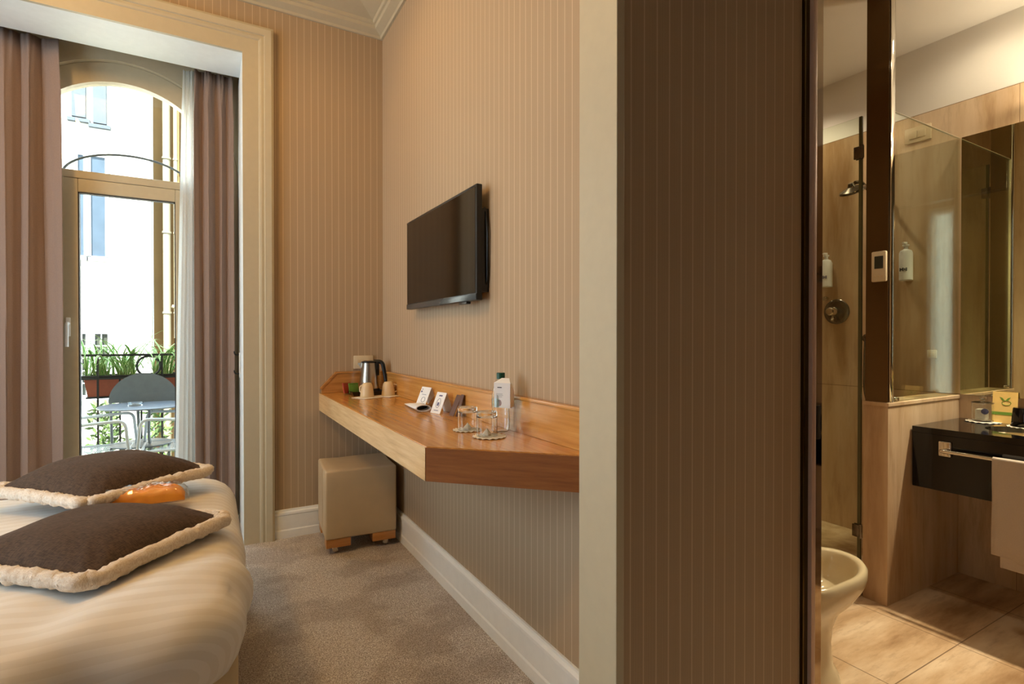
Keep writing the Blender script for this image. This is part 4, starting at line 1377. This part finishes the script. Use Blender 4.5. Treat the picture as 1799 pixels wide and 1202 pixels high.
# bedroom ceiling lamp (above and behind the picture)
t = thing('ceiling_lamp', 'round fabric ceiling lamp above the foot of the bed', 'ceiling light', (-1.1, 1.9, CZ - 0.001))
bm = B(); lathe(bm, [(0.0, 0), (0.05, 0), (0.05, -0.03), (0.0, -0.03)], n=24, cap=False); obj('canopy', bm, 'white', t)
bm = B(); lathe(bm, [(0.14, -0.03), (0.15, -0.03), (0.15, -0.16), (0.14, -0.16)], n=40, cap=False); bm.faces.ensure_lookup_table(); obj('shade', bm, 'sheer', t)
light('ceiling_lamp_bulb', 'POINT', (-1.1, 1.9, CZ - 0.32), 56, WARM, shadow_soft_size=0.12)

t = thing('added_corner_spot', 'unseen warm spotlight added in the ceiling to tint the television corner', 'ceiling light', (0.42, 2.72, CZ - 0.0005))  # added fixture out of view, warms the walls at the corner
bm = B(); lathe(bm, [(0.030, 0), (0.045, 0), (0.045, -0.004), (0.040, -0.007), (0.030, -0.004)], n=32, cap=False); obj('ring', bm, 'chrome', t)
bm = B(); lathe(bm, [(0, -0.001), (0.029, -0.001), (0.029, -0.002), (0, -0.002)], n=24, cap=False); obj('bulb', bm, 'bulb', t)
light('added_corner_light', 'SPOT', (0.42, 2.72, CZ - 0.02), 17, WARM, spot_size=2.3, spot_blend=1.0, shadow_soft_size=0.04)

# ---------------------------------------------------------------- balcony and courtyard
bm = B(); box(bm, -3.2, 2.4, 4.15, 5.05, -0.15, -0.01)
struct(obj('floor_balcony', bm, 'tile_b', smooth=False))
bm = B(); box(bm, -12, 12, 5.05, 13, -0.9, -0.8)
struct(obj('ground', bm, 'ground', smooth=False))
t = thing('balcony_railing', 'thin dark iron balcony railing with a ring ornament', 'railing', (-0.5, 4.90, 0))
bm = B(); box(bm, -2.2, 2.2, -0.012, 0.012, 1.066, 1.082); obj('top_rail', bm, 'iron', t)
bm = B(); box(bm, -2.2, 2.2, -0.012, 0.012, 0.08, 0.10); obj('bottom_rail', bm, 'iron', t)
for k in range(-14, 16):
    x = -0.198 + 0.1315 * k
    if abs(x) > 2.2: continue
    bm = B(); box(bm, x - 0.006, x + 0.006, -0.006, 0.006, -0.0095, 0.90 if k % 3 else 1.068); obj('baluster', bm, 'iron', t)
bm = B(); box(bm, -2.2, 2.2, -0.010, 0.010, 0.895, 0.905); obj('middle_rail', bm, 'iron', t)
bm = B(); tube(bm, [(0.112 + 0.075 * math.cos(2 * PI * i / 32), 0, 0.988 + 0.075 * math.sin(2 * PI * i / 32)) for i in range(32)], 0.008, 8, closed=True)
obj('ring', bm, 'iron', t)

def planter(x0, x1, label):
    t = thing('window_box', label, 'planter', ((x0 + x1) / 2, 5.04, 0.765), 0, 'terracotta window boxes on the railing')
    h = (x1 - x0) / 2
    bm = B()
    lo = [(-h * 0.88, -0.07), (h * 0.88, -0.07), (h * 0.88, 0.07), (-h * 0.88, 0.07)]
    hi = [(-h, -0.09), (h, -0.09), (h, 0.09), (-h, 0.09)]
    a = [bm.verts.new((x, y, 0)) for x, y in lo]; b = [bm.verts.new((x, y, 0.145)) for x, y in hi]
    c = [bm.verts.new((x * 0.96, y * 0.9, 0.145)) for x, y in hi]; d = [bm.verts.new((x * 0.95, y * 0.9, 0.12)) for x, y in hi]
    for p, q in ((a, b), (b, c), (c, d)):
        for i in range(4):
            bm.faces.new((p[i], p[(i + 1) % 4], q[(i + 1) % 4], q[i]))
    bm.faces.new(a); bm.faces.new(d)
    obj('box', bm, 'terracotta', t, smooth=False)
    bm = B()
    for (xa, xb_, ya, yb) in ((-h - 0.012, h + 0.012, -0.105, -0.088), (-h - 0.012, h + 0.012, 0.088, 0.105), (-h - 0.012, -h + 0.008, -0.088, 0.088), (h - 0.008, h + 0.012, -0.088, 0.088)):
        box(bm, xa, xb_, ya, yb, 0.135, 0.158, 0.003)
    obj('rim', bm, 'iron', t)
    bm = B(); box(bm, -h * 0.93, h * 0.93, -0.09, 0.09, -0.014, -0.001, 0.003); obj('saucer', bm, 'iron', t)
    return t
planter(-0.79, -0.44, 'terracotta window box with black rim hung at the left of the railing')
planter(-0.40, -0.02, 'terracotta window box with black rim hung behind the half-moon metal chair back')

def leaves(name, loc, n, length, seed, spread=1.0, width=0.016):
    rnd = random.Random(seed)
    bm = B()
    uvl = bm.loops.layers.uv.new('uv')
    for k in range(n):
        a = rnd.uniform(0, 2 * PI)
        Ln = length * rnd.uniform(0.55, 1.15)
        el = rnd.uniform(0.9, 1.45)
        droop = rnd.uniform(0.8, 2.6) * spread
        bx_, by_ = rnd.uniform(-0.07, 0.07), rnd.uniform(-0.04, 0.04)
        p = Vector((bx_, by_, 0)); rows = []
        segs = 9
        w0 = width * rnd.uniform(0.7, 1.2)
        side = Vector((-math.sin(a), math.cos(a), 0))
        for i in range(segs + 1):
            t_ = i / segs
            w = w0 * (0.55 + 0.9 * t_) * (1 - t_) ** 0.6 if t_ < 1 else 0.0004
            rows.append((bm.verts.new(p - side * w), bm.verts.new(p + Vector((0, 0, -w * 0.35))), bm.verts.new(p + side * w)))
            e = el - droop * t_ * t_
            p = p + Vector((math.cos(a) * math.cos(e), math.sin(a) * math.cos(e), math.sin(e))) * (Ln / segs)
        for r0, r1 in zip(rows, rows[1:]):
            for c_ in (0, 1):
                f = bm.faces.new((r0[c_], r0[c_ + 1], r1[c_ + 1], r1[c_]))
                us = [(0, 0), (0.5, 0), (0.5, 1), (0, 1)] if c_ == 0 else [(0.5, 0), (1, 0), (1, 1), (0.5, 1)]
                for lp, uvv in zip(f.loops, us):
                    lp[uvl].uv = uvv
    o = obj(name, bm, 'leaf', angle=60)
    o.location = loc
    return o
sp = [(-0.72, 5.04, 0.892, 38, 0.43, 11, 'spider plant with striped leaves at the left end of the left window box'),
      (-0.55, 5.04, 0.892, 42, 0.45, 12, 'spider plant with tall striped leaves right of the first in the left window box'),
      (-0.32, 5.04, 0.892, 42, 0.46, 13, 'spider plant with arching leaves behind the railing ring'),
      (-0.15, 5.04, 0.892, 46, 0.47, 14, 'dense spider plant beside the white sheer curtain')]
for x, y, z, n, ln, sd, lb in sp:
    tag(leaves('spider_plant', (x, y, z), n, ln, sd, 1.25, 0.012), lb, 'plant', 'spider plants in the window boxes')

# folding table, ashtray
t = thing('bistro_table', 'round pale blue metal bistro table on the balcony', 'table', (-0.395, 4.60, 0))
bm = B(); lathe(bm, [(0, 0.712), (0.262, 0.712), (0.268, 0.716), (0.268, 0.722), (0.262, 0.725), (0, 0.725)], n=56, cap=False); obj('tabletop', bm, 'blueish', t)
for a in (0.5, 2.6, 3.7, 5.8):
    bm = B(); tube(bm, arc([(0.04 * math.cos(a), 0.04 * math.sin(a), 0.710), (0.03 * math.cos(a), 0.03 * math.sin(a), 0.45), (0.20 * math.cos(a), 0.20 * math.sin(a), -0.0), ], 0.1), 0.008, 8); obj('leg', bm, 'greymetal', t)
t = thing('ashtray', 'small round glass ashtray on the pale blue balcony table', 'ashtray', (-0.44, 4.56, 0.7255))
bm = B(); lathe(bm, [(0, 0), (0.042, 0), (0.048, 0.024), (0.042, 0.024), (0.036, 0.008), (0, 0.008)], n=30, cap=False); obj('dish', bm, 'gl', t)
# half moon backed chair
t = thing('metal_chair', 'grey metal balcony chair with a solid half-moon back behind the table', 'chair', (-0.41, 4.66, 0), 0)
bm = B()
pts = [(-0.215, 0.725)] + [(-0.215 * math.cos(PI * i / 28), 0.735 + 0.205 * math.sin(PI * i / 28)) for i in range(29)] + [(0.215, 0.725)]
prism(bm, pts, 0.155, 0.160, 'y')
obj('backrest', bm, 'greymetal', t, smooth=False)
bm = B(); lathe(bm, [(0, 0.44), (0.185, 0.44), (0.19, 0.445), (0.185, 0.45), (0, 0.45)], n=40, cap=False, c=(0, -0.03, 0)); obj('seat', bm, 'greymetal', t)
for s in (-1, 1):
    bm = B(); tube(bm, arc([(s * 0.205, 0.165, 0.76), (s * 0.195, 0.15, 0.46), (s * 0.205, 0.17, -0.009)], 0.05), 0.009, 8); obj('leg', bm, 'greymetal', t)
    bm = B(); tube(bm, arc([(s * 0.17, -0.03, 0.44), (s * 0.17, -0.16, 0.43), (s * 0.18, -0.19, -0.009)], 0.05), 0.009, 8); obj('leg', bm, 'greymetal', t)
# two mesh armchairs
def armchair(loc, rz, label):
    t = thing('mesh_armchair', label, 'chair', loc, rz, 'white mesh armchairs on the balcony')
    bm = B(); g = []
    for j in range(13):
        y = -0.20 + 0.40 * j / 12
        g.append([bm.verts.new((-0.20 + 0.42 * i / 12, y, 0.445 - 0.012 * math.sin(PI * j / 12) + (0.0 if i < 11 else -0.01 * (i - 10)))) for i in range(13)])
    for a, b in zip(g, g[1:]):
        for i in range(12):
            bm.faces.new((a[i], a[i + 1], b[i + 1], b[i]))
    o = obj('seat', bm, 'meshseat', t, smooth=False)
    bm = B(); g = []
    for j in range(13):
        y = -0.20 + 0.40 * j / 12
        g.append([bm.verts.new((-0.20 - 0.08 * i / 12, y, 0.50 + 0.36 * i / 12)) for i in range(13)])
    for a, b in zip(g, g[1:]):
        for i in range(12):
            bm.faces.new((a[i], a[i + 1], b[i + 1], b[i]))
    obj('backrest', bm, 'meshseat', t, smooth=False)
    bm = B(); tube(bm, arc([(-0.20, -0.20, 0.445), (0.22, -0.20, 0.445), (0.22, 0.20, 0.445), (-0.20, 0.20, 0.445), (-0.20, -0.2, 0.446)], 0.03), 0.009, 8); obj('seat_frame', bm, 'whitemetal', t)
    bm = B(); tube(bm, arc([(-0.19, -0.21, 0.44), (-0.285, -0.21, 0.86), (-0.285, 0.21, 0.86), (-0.19, 0.21, 0.44)], 0.05), 0.009, 8); obj('back_frame', bm, 'whitemetal', t)
    for s in (-1, 1):
        bm = B(); tube(bm, arc([(-0.235, s * 0.225, 0.632), (0.05, s * 0.225, 0.655), (0.215, s * 0.225, 0.665), (0.235, s * 0.225, 0.45), (0.235, s * 0.225, -0.009)], 0.05), 0.010, 8); obj('arm_leg', bm, 'whitemetal', t)
        bm = B(); tube(bm, [(-0.19, s * 0.21, 0.44), (-0.24, s * 0.215, -0.009)], 0.009, 8); obj('leg', bm, 'whitemetal', t)
armchair((-0.680, 4.47, 0), 0, 'white mesh armchair on the left of the balcony table facing right')
armchair((-0.165, 4.47, 0), PI, 'white mesh armchair on the right of the balcony table beside the sheer curtain')

# courtyard building
t = thing('courtyard_building', 'cream rendered building across the courtyard with an ochre recess', 'building', (-2.0, 10.0, -0.8))
def LB(bm):
    return xform(bm, Matrix.Translation((2.0, -10.0, 0.8)))
bm = B(); box(bm, -6.5, -0.76, 10.0, 10.4, -0.8, 5.6); obj('facade', LB(bm), 'render_w', t, smooth=False)
bm = B(); box(bm, -0.757, 3.5, 10.45, 10.7, -0.8, 5.6); obj('recessed_facade', LB(bm), 'render_y', t, smooth=False)
bm = B(); box(bm, 0.30, 3.5, 10.1, 10.44, -0.8, 5.6); obj('side_facade', LB(bm), 'render_w', t, smooth=False)
for x, r in ((-0.565, 0.055), (-0.44, 0.030), (-0.30, 0.05)):
    bm = B(); tube(bm, [(x, 10.3, 1.2 if r < 0.05 else -0.79), (x, 10.3, 5.55)], r, 14)
    for z in (1.6, 2.9, 4.1, 5.6):
        tube(bm, [(x, 10.3, z), (x, 10.3, z + 0.03)], r * 1.25, 14)
    obj('downpipe', LB(bm), 'pipe', t)
bm = B(); tube(bm, [(-0.50, 10.30, 1.72), (-0.30, 10.30, 1.66)], 0.03, 12); obj('pipe_branch', LB(bm), 'pipe', t)
def far_window(x0, x1, z0, z1, bars=False, shutters=False):
    bm = B()
    box(bm, x0 - 0.05, x1 + 0.05, 9.94, 9.999, z0 - 0.07, z0 - 0.02); w = None
    if shutters:
        box(bm, x0, x1, 9.95, 9.999, z0, z1)
        f = obj('shutter', LB(bm), 'shutter', t, smooth=False)
        return
    box(bm, x0 - 0.04, x0, 9.96, 9.999, z0, z1); box(bm, x1, x1 + 0.04, 9.96, 9.999, z0, z1); box(bm, x0, x1, 9.96, 9.999, z1, z1 + 0.04); box(bm, x0, x1, 9.96, 9.999, z0 - 0.03, z0)
    f = obj('window', LB(bm), 'whitemetal', t, smooth=False)
    b2 = B(); box(b2, x0, x1, 9.985, 9.998, z0, z1); obj('pane', LB(b2), 'winblue', f, smooth=False)
    if bars:
        b3 = B()
        nn = max(2, int((x1 - x0) / 0.07))
        for i in range(nn + 1):
            x = x0 + (x1 - x0) * i / nn
            box(b3, x - 0.006, x + 0.006, 9.945, 9.957, z0, z1)
        for i in range(6):
            z = z0 + (z1 - z0) * i / 5
            box(b3, x0, x1, 9.945, 9.957, z - 0.006, z + 0.006)
        obj('bars', LB(b3), 'whitemetal', f, smooth=False)
far_window(-1.71, -1.545, 4.45, 5.4, shutters=True)
far_window(-1.46, -1.30, 4.40, 5.4, shutters=True)
far_window(-1.64, -1.575, 2.42, 3.9)
far_window(-1.49, -1.32, 2.42, 3.9)
M['winblue'] = M['lcd']
far_window(-1.66, -1.55, 0.35, 1.27, True)
far_window(-1.455, -1.29, 0.35, 1.27, True)
# shrubs in the courtyard
def shrub(loc, w, h, seed, label):
    rnd = random.Random(seed)
    bm = B()
    for k in range(520):
        a = rnd.uniform(0, 2 * PI); r = math.sqrt(rnd.random()); z = rnd.random()
        c = Vector((w * r * math.cos(a) * (1 - 0.5 * z * z), 0.5 * w * r * math.sin(a) * (1 - 0.5 * z * z), h * z))
        d = Vector((rnd.uniform(-1, 1), rnd.uniform(-1, 1), rnd.uniform(-0.2, 1.2))).normalized() * rnd.uniform(0.06, 0.15)
        s = d.cross(Vector((rnd.uniform(-1, 1), rnd.uniform(-1, 1), 0.3))).normalized() * 0.018
        v = [bm.verts.new(c), bm.verts.new(c + d * 0.5 + s), bm.verts.new(c + d), bm.verts.new(c + d * 0.5 - s)]
        bm.faces.new(v)
    t = thing('shrub', label, 'shrub', loc, 0, 'shrubs in the courtyard')
    obj('foliage', bm, 'bush', t, smooth=False)
    bm = B(); tube(bm, [(0, 0, 0), (0.02, 0, h * 0.6)], 0.02, 8); tube(bm, [(0, 0, h * 0.2), (w * 0.4, 0, h * 0.6)], 0.012, 8); obj('stem', bm, 'menu', t)
for i, (x, lb) in enumerate(((-1.35, 'pale green shrub below the left window box'), (-0.95, 'pale green shrub behind the middle of the railing'),
                             (-0.50, 'pale green shrub below the right window box'), (-0.1, 'pale green shrub behind the right mesh armchair'))):
    shrub((x, 7.0 + 0.15 * (i % 2), -0.8), 0.19, 1.15 + 0.1 * (i % 3), 30 + i, lb)
